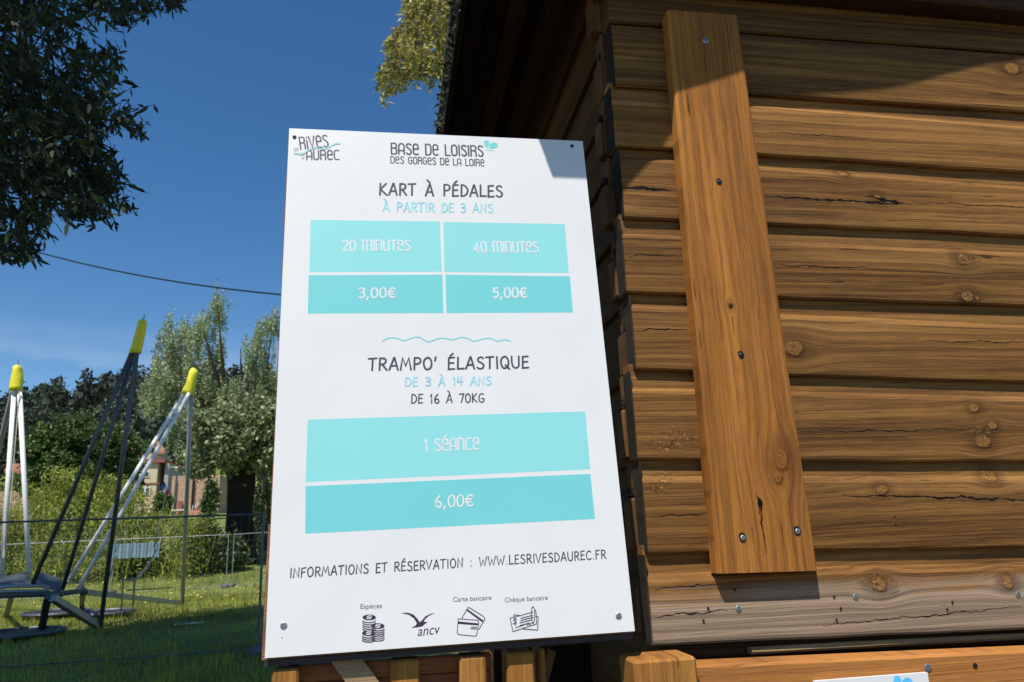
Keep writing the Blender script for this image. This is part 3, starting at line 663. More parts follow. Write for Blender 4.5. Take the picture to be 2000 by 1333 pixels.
def ribbon(mb, pts, w, to3, off):
    """one mitred ribbon with round ends, mapped by to3(u, v, off)"""
    P = [pts[0]]
    for p in pts[1:]:
        if math.hypot(p[0]-P[-1][0], p[1]-P[-1][1]) > 1e-4: P.append(p)
    if len(P) < 2: P = [pts[0], (pts[0][0]+1e-3, pts[0][1])]
    L_, R_ = [], []; h = w/2
    closed = len(P) > 5 and math.hypot(P[0][0]-P[-1][0], P[0][1]-P[-1][1]) < w*.35
    if closed: P = P[:-1]
    for i, p in enumerate(P):
        a = P[i-1] if closed else P[max(i-1, 0)]; b = P[(i+1) % len(P)] if closed else P[min(i+1, len(P)-1)]
        if closed or 0 < i < len(P)-1:
            d1 = (p[0]-a[0], p[1]-a[1]); d2 = (b[0]-p[0], b[1]-p[1]); l1 = math.hypot(*d1); l2 = math.hypot(*d2)
            d1 = (d1[0]/l1, d1[1]/l1); d2 = (d2[0]/l2, d2[1]/l2); t_ = (d1[0]+d2[0], d1[1]+d2[1]); lt = math.hypot(*t_) or 1e-6
            t_ = (t_[0]/lt, t_[1]/lt); k = min(1.9, 1/max(.35, (t_[0]*d1[0]+t_[1]*d1[1])))
        else:
            t_ = (b[0]-a[0], b[1]-a[1]); lt = math.hypot(*t_); t_ = (t_[0]/lt, t_[1]/lt); k = 1
        L_.append((p[0]-t_[1]*h*k, p[1]+t_[0]*h*k)); R_.append((p[0]+t_[1]*h*k, p[1]-t_[0]*h*k))
    n = len(P); v = [to3(*q, off) for q in L_]+[to3(*q, off) for q in R_]
    f = [(i, i+1, n+i+1, n+i) for i in range(n-1)]
    if closed: f.append((n-1, 0, n, 2*n-1)); mb.add(v, f); return
    for e_, sg in ((0, -1), (n-1, 1)):
        a = P[e_]; o_ = P[1] if e_ == 0 else P[-2]; ang = math.atan2(a[1]-o_[1], a[0]-o_[0]); b0 = len(v)
        cap = [(a[0]+h*math.cos(ang+math.radians(q)), a[1]+h*math.sin(ang+math.radians(q))) for q in (-60, -25, 0, 25, 60)]
        v += [to3(*q, off) for q in cap]
        first, last = ((R_[e_], L_[e_]) if e_ == n-1 else (L_[e_], R_[e_]))
        i1, i2 = ((n+e_, e_) if e_ == n-1 else (e_, n+e_))
        f.append((i1, b0, b0+1, b0+2, b0+3, b0+4, i2))
    mb.add(v, f)
def lettering(text, font, p0, p1, hpx, wgt, mat, track=.16, parent=board, base_off=.0002, jitter=0.0, name='lettering'):
    """baseline from pixel p0 to p1 on the board, height hpx px; wgt = stroke width / height"""
    a, b = S(*p0), S(*p1); U_ = (b-a); Lg = U_.length; U_.normalize(); Vv = SN.cross(U_); Vv = Vv if Vv.z > 0 else -Vv
    mid = ((p0[0]+p1[0])/2, (p0[1]+p1[1])/2); H = (S(mid[0], mid[1]-hpx)-S(*mid)).length
    adv = []; x = 0
    for ch in text: w_, st = font[ch]; adv.append(x); x += w_+track
    x -= track; k = Lg/x; mb = MB(); no = 0; rs = random.Random(len(text))
    for ch, ax in zip(text, adv):
        jy = rs.uniform(-jitter, jitter); 
        for st in font[ch][1]:
            to3 = lambda u, v_, off: a+U_*u+Vv*v_+SN*off
            ribbon(mb, [((ax+q[0])*k, (q[1]+jy)*H) for q in st], wgt*H, to3, base_off+.00004*(no % 6)); no += 1
    o = mb.build(name, mat, parent); return o
lettering('RiVeS', UA, (587, 292), (642, 287), 23, .11, m_ink)
lettering('LeS', UA, (574, 296), (583, 295), 6, .10, m_ink2)
lettering("D'", UA, (590, 311), (597, 310), 9, .11, m_ink2)
lettering('AUReC', UA, (599, 312.5), (662, 312), 18, .13, m_ink)
lettering('BASe De LOISIRS', UA, (764, 301), (944, 306), 20.5, .13, m_ink)
lettering('DeS GORGeS De LA LOIRe', UA, (763, 319), (946, 325), 13, .13, m_ink)
lettering('KART À PÉDALES', HA, (741, 381), (982, 385), 22, .15, m_ink, jitter=.02)
lettering('À PARTIR DE 3 ANS', HA, (748, 413), (963, 416), 17, .15, m_cyan, jitter=.02)
lettering('20 mInUteS', UA, (669, 490), (802, 490), 20, .135, m_pale)
lettering('40 mInUteS', UA, (926, 493), (1052, 493), 20, .135, m_pale)
lettering('3,00€', HA, (701, 582), (772, 582), 19, .16, m_white, jitter=.02)
lettering('5,00€', HA, (963, 582), (1029, 582), 19, .16, m_white, jitter=.02)
lettering("TRAMPO' ÉLASTIQUE", HA, (720, 724), (1033, 719), 23, .15, m_ink, jitter=.02)
lettering('DE 3 À 14 ANS', HA, (791, 755), (960, 752), 16.5, .15, m_cyan, jitter=.02)
lettering('DE 16 À 70KG', HA, (803, 788), (946, 786), 17, .14, m_ink, jitter=.02)
lettering('1 SéAnCe', UA, (829, 882), (936, 878), 23, .135, m_pale)
lettering('6,00€', HA, (850, 991), (924, 989), 22, .15, m_white, jitter=.02)
lettering('INFORMATIONS ET RÉSERVATION : WWW.LESRIVESDAUREC.FR', HA, (566, 1129), (1184, 1091), 17.5, .13, m_ink, jitter=.02)
def draw(name, strokes, mat, wpx, off=.0002, parent=board):
    """strokes in photograph pixels laid on the board plane"""
    mb = MB(); o_ = S(900, 1200); ppm = (S(901, 1200)-o_).length
    Vd = SN.cross(SU); Vd = Vd if Vd.z > 0 else -Vd
    for i, st in enumerate(strokes):
        w = wpx
        if isinstance(st, tuple): st, w = st
        q = [S(*p)-P4 for p in st]; q2 = [(p.dot(SU), p.dot(Vd)) for p in q]
        ribbon(mb, q2, w*ppm, lambda u, v_, of: P4+SU*u+Vd*v_+SN*of, off+.00003*(i % 8))
    return mb.build(name, mat, parent)
def fill(name, polys, mat, off=.00012, parent=board):
    mb = MB()
    for i, pl in enumerate(polys): q = [S(*p, off+.00001*i) for p in pl]; mb.add(q, [tuple(range(len(q)))])
    return mb.build(name, mat, parent)
draw('wave_line', [cr_([(746, 668), (758, 661), (774, 661), (790, 666), (803, 661), (818, 659), (836, 668), (852, 663), (866, 661), (884, 664), (898, 660), (912, 661), (926, 667), (942, 663), (956, 661), (972, 667), (984, 664), (997, 667)])], m_cellB, 2.6)
draw('wave_line', [cr_([(574, 301), (590, 302), (606, 293), (622, 290), (638, 291), (650, 284), (664, 281)])], m_cyan, 1.9, .00050)
draw('wave_line', [cr_([(576, 299), (592, 299), (608, 290), (624, 287), (640, 288), (652, 281), (663, 279)])], m_cellA, 1.0, .00065)
fill('drop_logo', [[(945, 277), (949, 274), (955, 276), (956, 283), (951, 290), (946, 284)], [(954, 290), (958, 281), (965, 278), (971, 281), (972, 287), (966, 291), (959, 291)]], m_cellB)
draw('drop_logo', [cr_([(949, 293), (956, 294), (964, 295)])], m_cellB, 1.6)
# payment symbols
def coins(cx, cy, w, h, n, sh):
    st = []; 
    for k in range(n): st.append(([(cx+w*math.cos(math.radians(a)), cy+sh*(k+1)+h*math.sin(math.radians(a))) for a in range(10, 171, 20)], 1.8))
    return st
c_st = coins(721, 1208, 12.5, 4.5, 5, 4.2)+coins(738, 1224, 12.5, 4.5, 6, 4.0)+coins(720, 1238, 12.5, 4.5, 3, 4.0)
draw('coin_stack_symbol', c_st, m_inkp, 1.8)
fill('coin_stack_symbol', [[(cx+13*math.cos(math.radians(a)), cy+5.4*math.sin(math.radians(a))) for a in range(0, 360, 24)] for cx, cy in ((721, 1206), (738, 1223), (720, 1237))], m_inkp, .00048)
draw('coin_stack_symbol', [cr_([(cx+5, cy-2), (cx, cy-3), (cx-4, cy-1), (cx+4, cy+1), (cx, cy+3), (cx-5, cy+2)], 3) for cx, cy in ((721, 1206), (738, 1223), (720, 1237))], m_white, 1.4, .00062)
fill('bird_emblem', [[(782, 1198), (797, 1197), (808, 1201), (816, 1210), (820, 1216), (823, 1213), (831, 1204), (842, 1199), (850, 1198), (840, 1202), (832, 1208), (827, 1214), (835, 1216), (830, 1219), (825, 1224), (814, 1226), (803, 1227), (812, 1222), (814, 1217), (808, 1208), (798, 1201)]], m_inkp)
draw('card_symbol', [[(895, 1209), (933, 1212), (935, 1216), (931, 1241), (928, 1243), (896, 1240), (893, 1236), (895, 1209)], [(902, 1208), (914, 1187), (918, 1188), (945, 1205), (947, 1210), (935, 1230)],
                     [(921, 1225), (931, 1226)], [(919, 1228), (930, 1229)]], m_inkp, 1.5)
fill('card_symbol', [[(895, 1214), (935, 1218), (934, 1222), (894, 1219)], [(911, 1193), (913, 1190), (944, 1212), (942, 1216)]], m_inkp)
draw('cheque_symbol', [[(996, 1208), (1041, 1196)], [(1047, 1197), (1048, 1219), (1002, 1234), (996, 1208)], [(1004, 1206), (1004, 1201), (1016, 1203)], [(1046, 1204), (1051, 1205), (1050, 1231), (1022, 1229)],
                       [(1017, 1208), (1040, 1202)], [(1017, 1212), (1041, 1206)], [(1015, 1217), (1038, 1211)], [(1016, 1222), (1034, 1217)], [(1007, 1226), (1022, 1222)],
                       cr_([(1029, 1222), (1033, 1218), (1034, 1221), (1038, 1217), (1042, 1218)]), [(1039, 1212), (1038, 1190), (1041, 1185), (1044, 1190), (1044, 1212), (1042, 1218), (1039, 1212)], [(1046, 1192), (1047, 1202)],
                       cr_([(1009, 1210), (1005, 1209), (1003, 1212), (1008, 1215), (1007, 1219), (1002, 1218)], 3), [(1006, 1207), (1006, 1221)]], m_inkp, 1.5)
def font_text(text, p0, p1, hpx, mat, shear=0.0, name='lettering'):
    cu = bpy.data.curves.new(name, 'FONT'); cu.body = text; cu.shear = shear; cu.resolution_u = 4
    tmp = bpy.data.objects.new(name, cu); COL.objects.link(tmp); bpy.context.view_layer.update()
    me = bpy.data.meshes.new_from_object(tmp); co = [tuple(v_.co) for v_ in me.vertices]; fs = [tuple(p.vertices) for p in me.polygons]
    bpy.data.objects.remove(tmp); bpy.data.curves.remove(cu); bpy.data.meshes.remove(me)
    xs_ = [c[0] for c in co]; x0, x1 = min(xs_), max(xs_); a, b = S(*p0), S(*p1); U_ = b-a; Lg = U_.length; U_.normalize(); Vv = SN.cross(U_); Vv = Vv if Vv.z > 0 else -Vv
    H = (S(p0[0], p0[1]-hpx)-S(*p0)).length/.70; k = Lg/(x1-x0)
    return mesh_obj(name, [a+U_*((c[0]-x0)*k)+Vv*(c[1]*H)+SN*.00018 for c in co], fs, mat, board)
font_text('Espèces', (704, 1190), (746, 1188), 9.5, m_ink)
font_text('Carte bancaire', (885, 1176), (960, 1172), 9.5, m_ink)
font_text('Chèque bancaire', (986, 1177), (1070, 1172), 9.5, m_ink)
font_text('ancv', (816, 1243), (860, 1238), 20, m_inkp, .25)
def board_screw(px, py, r, mat):
    p = S(px, py, .0003); vs, fs = screw_mesh(r); return mesh_obj('screw', [p+SU*a-SN*b*1.0+SV*c for a, b, c in vs], fs, mat, board, p)
for q in ((575, 268), (1117, 286)): board_screw(*q, .0032, m_screwd)
for q in ((554, 1222), (1208, 1203)): board_screw(*q, .0045, m_screw)
mesh_obj('drill_hole', [S(551+1.3*math.cos(a), 1246+1.3*math.sin(a), .0003) for a in [i*math.pi/4 for i in range(8)]], [tuple(range(8))], m_ink2, board)

# the plank shutter the board is screwed to
sh = thing('plank_shutter', 'reddish plank shutter whose edge shows round the white price board', 'shutter', P4)
def Q(u, v_, off): return P1.lerp(P2, u).lerp(P4.lerp(P3, u), v_)+SN*off
nP = 9
for k in range(nP):
    v0, v1 = -.003+k*(1.018/nP), -.003+(k+1)*(1.018/nP)-.002
    u0 = -.0045+random.uniform(-.001, .001)-(.006 if k in (7, 8) else .002 if k == 1 else 0)
    if k == 8: v1 = 1.0035
    q = [Q(u0, v0, -.034), Q(1.0, v0, -.034), Q(1.0, v1, -.034), Q(u0, v1, -.034)]
    MB().prism(q, SN*.0245).build('plank', m_shutter, sh, q[3])
MB().prism([Q(-.004, 1.0045, -.034), Q(1.0, 1.0045, -.034), Q(1.0, 1.013, -.034), Q(-.004, 1.013, -.034)], SN*.0244).build('shadow_bottom_rail', m_edge, sh, P4)  # dark colour stands in for the board's cast shadow on the panel edge

# ------------------------------------------------------------------ braced gate under the board
YG = 1.088
gate = thing('braced_gate', 'honey wood gate with posts and a slanted brace over red cladding, under the board', 'gate', (on_y(800, 1300, YG).x, YG, 0))
def post(pxl, pxr, y, d, mat, z1, parent, name='post', py=1300, z0=0.0):
    a, b = on_y(pxl, py, y), on_y(pxr, py, y); return MB().box((a.x, y, z0), (b.x, y+d, z1), .003).build(name, mat, parent, (a.x, y, z0))
ztop_g = P4.z-.0165
post(531, 584, YG-.02, .05, m_post, ztop_g, gate); post(762, 820, YG-.008, .035, m_post, ztop_g, gate); post(898, 950, YG-.02, .05, m_post, ztop_g, gate)
zr = ztop_g-.05; k = 0
a, b = on_y(560, 1300, YG).x, on_y(960, 1300, YG).x
z = zr+.05
while z > .1:
    MB().box((a, YG+.0, z-.0215), (b, YG+.016, z), .002).build('plank', m_redplank, gate, (a, YG, z)); z -= .0225; k += 1
pa, pb, pc, pd = on_y(640, 1284, YG-.012), on_y(705, 1284, YG-.012), on_y(742, 1333, YG-.012), on_y(675, 1333, YG-.012)
dn = (pd-pa)*3; MB().prism([pa, pb, pb+dn, pa+dn], (0, .0115, 0)).build('brace', m_gatebrace, gate, pa)
gate2 = thing('gate_post', 'pair of honey wood posts standing between the gate and the cabin side', 'post', (on_y(1018, 1300, YG).x, YG+.02, 0))
post(990, 1044, YG-.012, .05, m_post, ztop_g, gate2); post(1052, 1066, YG+.01, .05, m_post, ztop_g, gate2, 'slat')
q = [on_y(1070, 1268, YG+.02), on_y(1086, 1274, YG+.02), on_y(1068, 1345, YG+.02), on_y(1055, 1345, YG+.02)]
MB().prism(q, (0, .02, 0)).build('offcut', m_stub, gate2, q[0])
# dark boarding between gate and cabin
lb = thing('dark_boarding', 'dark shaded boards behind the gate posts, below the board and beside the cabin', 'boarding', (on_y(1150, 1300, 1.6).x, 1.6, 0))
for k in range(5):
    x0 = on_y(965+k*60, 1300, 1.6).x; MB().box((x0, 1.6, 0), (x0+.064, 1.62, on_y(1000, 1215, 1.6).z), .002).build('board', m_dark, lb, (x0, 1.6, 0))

# ------------------------------------------------------------------ serving counter in front of the cabin
YC = 1.06
ct = thing('serving_counter', 'orange wood counter front with a thick corner post, below the cabin wall', 'counter', (on_y(1300, 1320, YC).x, YC, 0))
a, b = on_y(1238, 1300, YC-.02), on_y(1362, 1296, YC-.02)
tp = [on_y(1241, 1292, YC-.02), on_y(1262, 1283, YC-.02), on_y(1362, 1284, YC-.02)]
o = MB().box((a.x, YC-.02, 0), (b.x, YC+.05, on_y(1300, 1287, YC-.02).z), .004).build('post', m_post, ct, (a.x, YC-.02, 0))
bl = (lambda A_, B_: (lambda x: A_.z+(B_.z-A_.z)*(x-A_.x)/(B_.x-A_.x)))(on_y(1362, 1300, YC), on_y(2000, 1271, YC))
slab_x('beam', lambda x: bl(x)-.16, bl, YC, YC+.045, b.x+.002, XR, m_beam, ct)
for k in range(8): MB().box((b.x+.01, YC+.008, bl(1)-.163-.14*(k+1)), (XR, YC+.035, bl(1)-.167-.14*k), .003).build('plank', m_beam, ct, (b.x, YC, bl(1)-.16-.14*(k+1)))
screwp = on_y(1812, 1304, YC-.0005); vs, fs = screw_mesh(.006); mesh_obj('screw', [(x+screwp.x, y+screwp.y, z+screwp.z) for x, y, z in vs], fs, m_screw, ct, screwp)
screw(1904, 1300, YC-.0005, .004, ct, m_screwd)
cs = thing('counter_sign', 'small white sign with a blue drop logo fixed to the counter beam', 'sign', on_y(1700, 1330, YC-.004))
q = [on_y(1592, 1331, YC-.007), on_y(1812, 1314, YC-.007), on_y(1822, 1400, YC-.007), on_y(1600, 1420, YC-.007)]
MB().prism(q, (0, .0065, 0)).build('panel', m_white, cs)
def cfill(pts): return mesh_obj('drop_logo', [on_y(*p, YC-.0075) for p in pts], [tuple(range(len(pts)))], m_logo, cs)
cfill([(1747, 1321), (1754, 1320), (1760, 1326), (1760, 1334), (1752, 1340), (1745, 1332)]); cfill([(1762, 1331), (1768, 1324), (1776, 1324), (1782, 1330), (1783, 1338), (1772, 1344), (1763, 1340)])

# ------------------------------------------------------------------ leaves
def leaf_mesh(pos, size, aspect=.3, droop=None, rng=RNG, fold=.15):
    """pos (n,3), size (n,): pointed folded leaves, 2 triangles a side"""
    n = len(pos)
    d = rng.normal(size=(n, 3))
    if droop is not None: d = d*droop[3]+np.array(droop[:3])
    d /= np.linalg.norm(d, axis=1)[:, None]
    r = rng.normal(size=(n, 3)); s_ = np.cross(d, r); s_ /= np.linalg.norm(s_, axis=1)[:, None]; nn = np.cross(d, s_)
    L_ = size[:, None]; w = L_*aspect*.5
    v = np.stack([pos, pos+d*L_*.45+s_*w+nn*w*fold, pos+d*L_, pos+d*L_*.45-s_*w+nn*w*fold], 1).reshape(-1, 3)
    i = np.arange(n)[:, None]*4
    return v, (i+np.array([[0, 1, 2, 3]]))
def blob_points(n, blobs, rng=RNG, sub=40, subr=.28, hollow=.5, sz=1.0):
    """clumped points: small clusters scattered through each ellipsoid"""
    vols = np.array([b[1][0]*b[1][1]*b[1][2] for b in blobs]); cnt = (vols/vols.sum()*n).astype(int)
    out = []
    for (c, r), m_ in zip(blobs, cnt):
        k = max(6, int(sub)); d = rng.normal(size=(k, 3)); d /= np.linalg.norm(d, axis=1)[:, None]
        rad = (hollow+(1-hollow)*rng.random(k))**.7*.9
        cc = d*rad[:, None]; j = rng.integers(0, k, m_); e_ = rng.normal(size=(m_, 3))*subr*.5*np.array([1/sz**.5, 1/sz**.5, sz])
        out.append((cc[j]+e_)*np.array(r)+np.array(c))
    return np.concatenate(out)
def limbs(mb, base, top, r0, n=7, spread=1.0, rng=random):
    mb.tube([base, base.lerp(top, .5)+Vector((rng.uniform(-.1, .1), 0, 0)), top], [r0*1.15, r0*.85, r0*.6], 10)
def tree(name, label, cat, base, blobs, n, leaf, mat, r0, hz, aspect=.35, group=None, sub=40, subr=.28, droop=None, nl=9, hollow=.5):
    t = thing(name, label, cat, base, group); base = V(base); top = base+Vector((0, 0, hz))
    mb = MB(); limbs(mb, base-Vector((0, 0, .3)), top, r0); mb.build('trunk', m_bark, t, base, True)
    mb = MB()
    for k in range(nl):
        c, r = blobs[k % len(blobs)]; e_ = Vector(c)+Vector([random.uniform(-.6, .6)*r[q] for q in range(3)])
        s0 = base.lerp(top, random.uniform(.8, 1.0)); md = s0.lerp(e_, .5)+Vector((random.uniform(-.3, .3), random.uniform(-.3, .3), random.uniform(0, .4)))*(hz*.1)
        mb.tube([s0, md, e_], [r0*.45, r0*.26, r0*.06], 6)
    mb.build('branches', m_bark, t, base, True)
    p = blob_points(n, blobs, sub=sub, subr=subr, hollow=hollow); v, f = leaf_mesh(p, leaf*RNG.uniform(.6, 1.3, len(p)), aspect, droop)
    o = mesh_obj('crown', v, f, mat, t); return t

# pollard willow behind the fences
def P3d(px, py, y): return tuple(on_y(px, py, y))
YT = 33.0
wb_ = P3d(466, 1092, YT); mpp = YT/F
def bl_(px, py, y, rx_, ry_, rz_): return (P3d(px, py, y), (rx_*mpp, ry_*mpp, rz_*mpp))
wil = thing('willow_tree', 'old silvery pollard willow with a thick dark trunk, beyond the back fence', 'tree', wb_)
wbv = V(wb_); mb = MB()
mb.tube([wbv-Vector((0, 0, .5)), wbv+Vector((0, 0, .8)), V(P3d(468, 1000, YT)), V(P3d(472, 940, YT)), V(P3d(470, 905, YT))], [.84, .62, .52, .58, .62], 14)
mb.build('trunk', m_bark, wil, wbv, True)
mb = MB()
for q, e_ in (((455, 925), (400, 850)), ((450, 930), (370, 760)), ((460, 915), (425, 600)), ((470, 910), (395, 640)), ((480, 910), (500, 720)), ((488, 915), (530, 650)), ((490, 920), (560, 800)), ((460, 930), (330, 850)), ((455, 920), (320, 700)), ((475, 905), (470, 680)), ((490, 925), (600, 730))):
    a, b = V(P3d(*q, YT)), V(P3d(*e_, YT+random.uniform(-2, 2))); md = a.lerp(b, .5)+Vector((random.uniform(-.4, .4), 0, random.uniform(0, .6)))
    mb.tube([a, md, b], [.17, .08, .02], 6)
mb.build('branches', m_bark, wil, wbv, True)
bs = [bl_(428, 610, YT, 26, 40, 48), bl_(400, 680, YT, 45, 50, 60), bl_(345, 680, YT+1, 45, 50, 75), bl_(320, 760, YT, 45, 55, 60), bl_(395, 770, YT, 55, 60, 70), bl_(362, 840, YT, 38, 45, 50), bl_(405, 870, YT-1, 42, 50, 45),
      bl_(505, 690, YT, 34, 45, 60), bl_(530, 640, YT+1, 26, 40, 40), bl_(520, 760, YT, 40, 45, 60), bl_(460, 780, YT-1, 30, 40, 40), bl_(590, 760, YT, 50, 50, 90), bl_(300, 790, YT+1, 26, 30, 36)]
p = blob_points(52000, bs, sub=44, subr=.20, hollow=.15, sz=1.9); v, f = leaf_mesh(p, .125*RNG.uniform(.6, 1.3, len(p)), .42, (0.1, 0, .55, .8))
mesh_obj('crown', v, f, m_willow, wil)
bs = [bl_(470, 860, YT-1.5, 60, 60, 55), bl_(430, 830, YT-1.5, 45, 50, 45), bl_(500, 830, YT-1.5, 45, 50, 55), bl_(530, 880, YT-1, 40, 50, 40), bl_(385, 905, YT-1, 40, 45, 24), bl_(560, 900, YT, 50, 50, 50)]
p = blob_points(16000, bs, sub=36, subr=.34, hollow=.3); v, f = leaf_mesh(p, .24*RNG.uniform(.6, 1.3, len(p)), .5)
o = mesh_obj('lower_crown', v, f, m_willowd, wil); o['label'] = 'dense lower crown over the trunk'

# dark bushy tree, pines and hill forest
YO = 46.0; mo_ = YO/F
def bo(px, py, rx_, rz_): return (P3d(px, py, YO), (rx_*mo_, 2.2, rz_*mo_))
tree('bushy_tree', 'dark green round-crowned tree behind the bamboo hedge, left of the house', 'tree', P3d(160, 1030, YO), [bo(150, 852, 55, 38), bo(100, 880, 50, 45), bo(215, 880, 48, 50), bo(160, 920, 85, 55), bo(90, 940, 45, 35), bo(230, 950, 35, 40)], 52000, .24, m_oak, .3, 3.5, .6, sub=60, subr=.24)
tree('spreading_tree', 'flat-topped conifer standing on the slope at the far left', 'tree', P3d(40, 960, 120), [((P3d(70, 815, 120)), (3.2, 2.5, 1.3)), (P3d(60, 835, 120), (4.5, 3, 1.4)), (P3d(20, 850, 120), (4, 3, 1.6)), (P3d(80, 855, 120), (4, 3, 1.2))], 9000, .42, m_forest, .35, 6, .5)
# hill forest: one mass
pts = []
for k in range(900):
    y = random.uniform(150, 310); x = random.uniform(-.75, .25)*y; z = hill_h(x, y); hh = random.uniform(5, 9.5) if random.random() < .85 else random.uniform(9, 12)
    n = 70; w = random.uniform(1.6, 3.2); q = RNG.normal(size=(n, 3)); u = RNG.random(n)
    ww = w*(1.05-u)**.6 if random.random() < .6 else w*np.sin(np.clip(u, .05, .98)*math.pi)**.5
    pts.append(np.stack([x+q[:, 0]*ww*.5, y+q[:, 1]*ww*.5, z+1+u*hh], 1))
p = np.concatenate(pts); v, f = leaf_mesh(p, 1.7*RNG.uniform(.6, 1.3, len(p)), .6); 
o = mesh_obj('hill_forest', v, f, m_forest); tag(o, 'dark forest covering the far hill', 'forest', kind='stuff')

# bamboo hedge, one clump after another
for k, (px, top, wpx) in enumerate(((-60, 925, 60), (15, 985, 45), (60, 940, 55), (105, 905, 48), (155, 930, 45), (205, 925, 45), (255, 945, 42), (300, 992, 38), (345, 1000, 36), (385, 1004, 33))):
    y = 31.0+random.uniform(-.6, .6); b = on_y(px, 1085, y); zt = on_y(px, top, y).z; gz = hill_h(b.x, y); w = wpx*y/F
    t = thing('bamboo_clump', ['yellow-green bamboo clump at the far left edge of the hedge', 'low bamboo clump behind the leftmost trampoline poles', 'bamboo clump left of the tallest bamboo', 'tallest yellow-green bamboo clump of the hedge',
        'bamboo clump right of the tallest bamboo', 'bamboo clump behind the dark slanting poles', 'bamboo clump below the dark bushy tree, left of the house', 'low bamboo clump in front of the cream house', 'low bamboo clump under the small flag', 'last low bamboo clump, in front of the stone building'][k], 'bamboo', (b.x, y, gz), 'bamboo clumps of the hedge')
    H = zt-gz; n = int(9000*w*H/10); u = RNG.random(n)**.8; x_ = RNG.normal(size=n)*w*.42*(1.08-u*.55); y_ = RNG.normal(size=n)*.5
    cl = np.round(RNG.random(n)*14)/14; pp = np.stack([b.x+x_+.25*np.sin(cl*40), y+y_, gz+.05+H*u*(1-.10*np.abs(np.sin(cl*31+x_*2)))], 1)
    pp = pp[(np.sin(pp[:, 0]*4.1+cl*25)*np.sin(pp[:, 2]*3.3+pp[:, 0]*1.7)+RNG.random(n)*1.3) > .15]; n = len(pp)
    v, f = leaf_mesh(pp, .15*RNG.uniform(.6, 1.3, n), .3, (.2, 0, -.35, .8)); mesh_obj('leaves', v, f, m_bamboo, t)
    mb = MB()
    for q in range(9): x0 = b.x+random.gauss(0, w*.3); mb.tube([(x0, y+random.uniform(-.4, .4), gz), (x0+random.uniform(-.4, .4), y, gz+H*.9)], [.025, .008], 4)
    mb.build('stems', m_bamboo, t)
for k, (px, py, w, h, lab) in enumerate(((285, 1098, 45, 30, 'dark rounded shrub below the blue-grey banner'), (440, 1075, 40, 55, 'green shrub left of the willow trunk'), (525, 1010, 40, 190, 'tall dark shrub between the willow trunk and the board'),
        (590, 1050, 60, 150, 'dark shrub hidden partly by the board'), (400, 1050, 30, 60, 'leafy shrub at the right end of the bamboo hedge'))):
    y = 31.5 if k != 2 else 36; b = on_y(px, py, y); gz = hill_h(b.x, y); zt = max(gz+.8, on_y(px, py-h/2, y).z)
    t = thing('shrub', lab, 'shrub', (b.x, y, gz)); c = (b.x, y, (gz+zt)/2); r = (w*y/F, .8, (zt-gz)/2*1.1)
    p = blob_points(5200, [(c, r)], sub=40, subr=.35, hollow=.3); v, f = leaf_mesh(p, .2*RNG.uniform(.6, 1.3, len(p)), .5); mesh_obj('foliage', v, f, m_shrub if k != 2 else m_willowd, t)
    MB().tube([(b.x, y, gz-.1), c], [.06, .03], 5).build('stem', m_bark, t)

for px, top, bot, wpx, y, lab in ((318, 965, 1010, 14, 84, 'small green tree between the cream house and the stone building'), (262, 893, 925, 16, 100, 'dark tree at the left corner of the cream house'), (286, 862, 884, 14, 119, 'small bush in front of the far red roof'),
        (410, 940, 1010, 16, 84, 'green tree at the right end of the stone building'), (70, 900, 960, 22, 72, 'green tree in front of the pale houses at the far left'), (20, 945, 985, 20, 70, 'low bush under the pale house at the far left')):
    b = on_y(px, bot, y); c = on_y(px, (top+bot)/2, y); rr_ = (wpx*y/F, 1.2, (bot-top)/2*y/F)
    t = thing('small_tree', lab, 'tree', (b.x, y, hill_h(b.x, y))); MB().tube([(b.x, y, hill_h(b.x, y)-.2), c], [.15, .08], 6).build('trunk', m_bark, t)
    p = blob_points(2600, [(tuple(c), rr_)], sub=26, subr=.35, hollow=.2); v, f = leaf_mesh(p, .38*RNG.uniform(.6, 1.3, len(p)), .6); mesh_obj('crown', v, f, m_oak, t)
# near dark tree, top left: trunk outside the picture, twigs hang into it
poly = [(-60, -60), (372, -60), (372, 14), (300, 30), (262, 45), (186, 50), (186, 85), (150, 92), (140, 60), (108, 95), (98, 128), (118, 118), (160, 95), (235, 108), (245, 150), (225, 175), (262, 225), (290, 262), (215, 262), (215, 300),
        (255, 352), (225, 372), (262, 405), (225, 445), (198, 450), (182, 428), (138, 450), (122, 420), (70, 398), (105, 440), (105, 460), (72, 480), (85, 515), (30, 512), (0, 505), (-60, 520)]
holes_ = [[(8, 372), (55, 372), (62, 405), (30, 412), (8, 395)], [(95, 100), (125, 100), (135, 145), (105, 150)]]
def inside(x, y, pl):
    c = False; j = len(pl)-1
    for i in range(len(pl)):
        xi, yi = pl[i]; xj, yj = pl[j]
        if (yi > y) != (yj > y) and x < (xj-xi)*(y-yi)/(yj-yi)+xi: c = not c
        j = i
    return c
nt = thing('leafy_tree', 'large dark narrow-leaved tree whose branches hang in at the upper left', 'tree', (-9.5, 8.0, 0))
mb = MB(); mb.tube([(-9.5, 8, -.3), (-9.4, 8.1, 4), (-9.2, 8.2, 9), (-9.6, 8, 14)], [.5, .4, .32, .15], 12); mb.build('trunk', m_bark, nt, (-9.5, 8, 0), True)
lv = []; lf = []; tw = MB(); rg = random.Random(5); cnt = 0; hubs = [on_y(-120, 60, 5.2), on_y(-100, 260, 5.0), on_y(-120, 420, 5.3), on_y(60, -80, 5.6)]
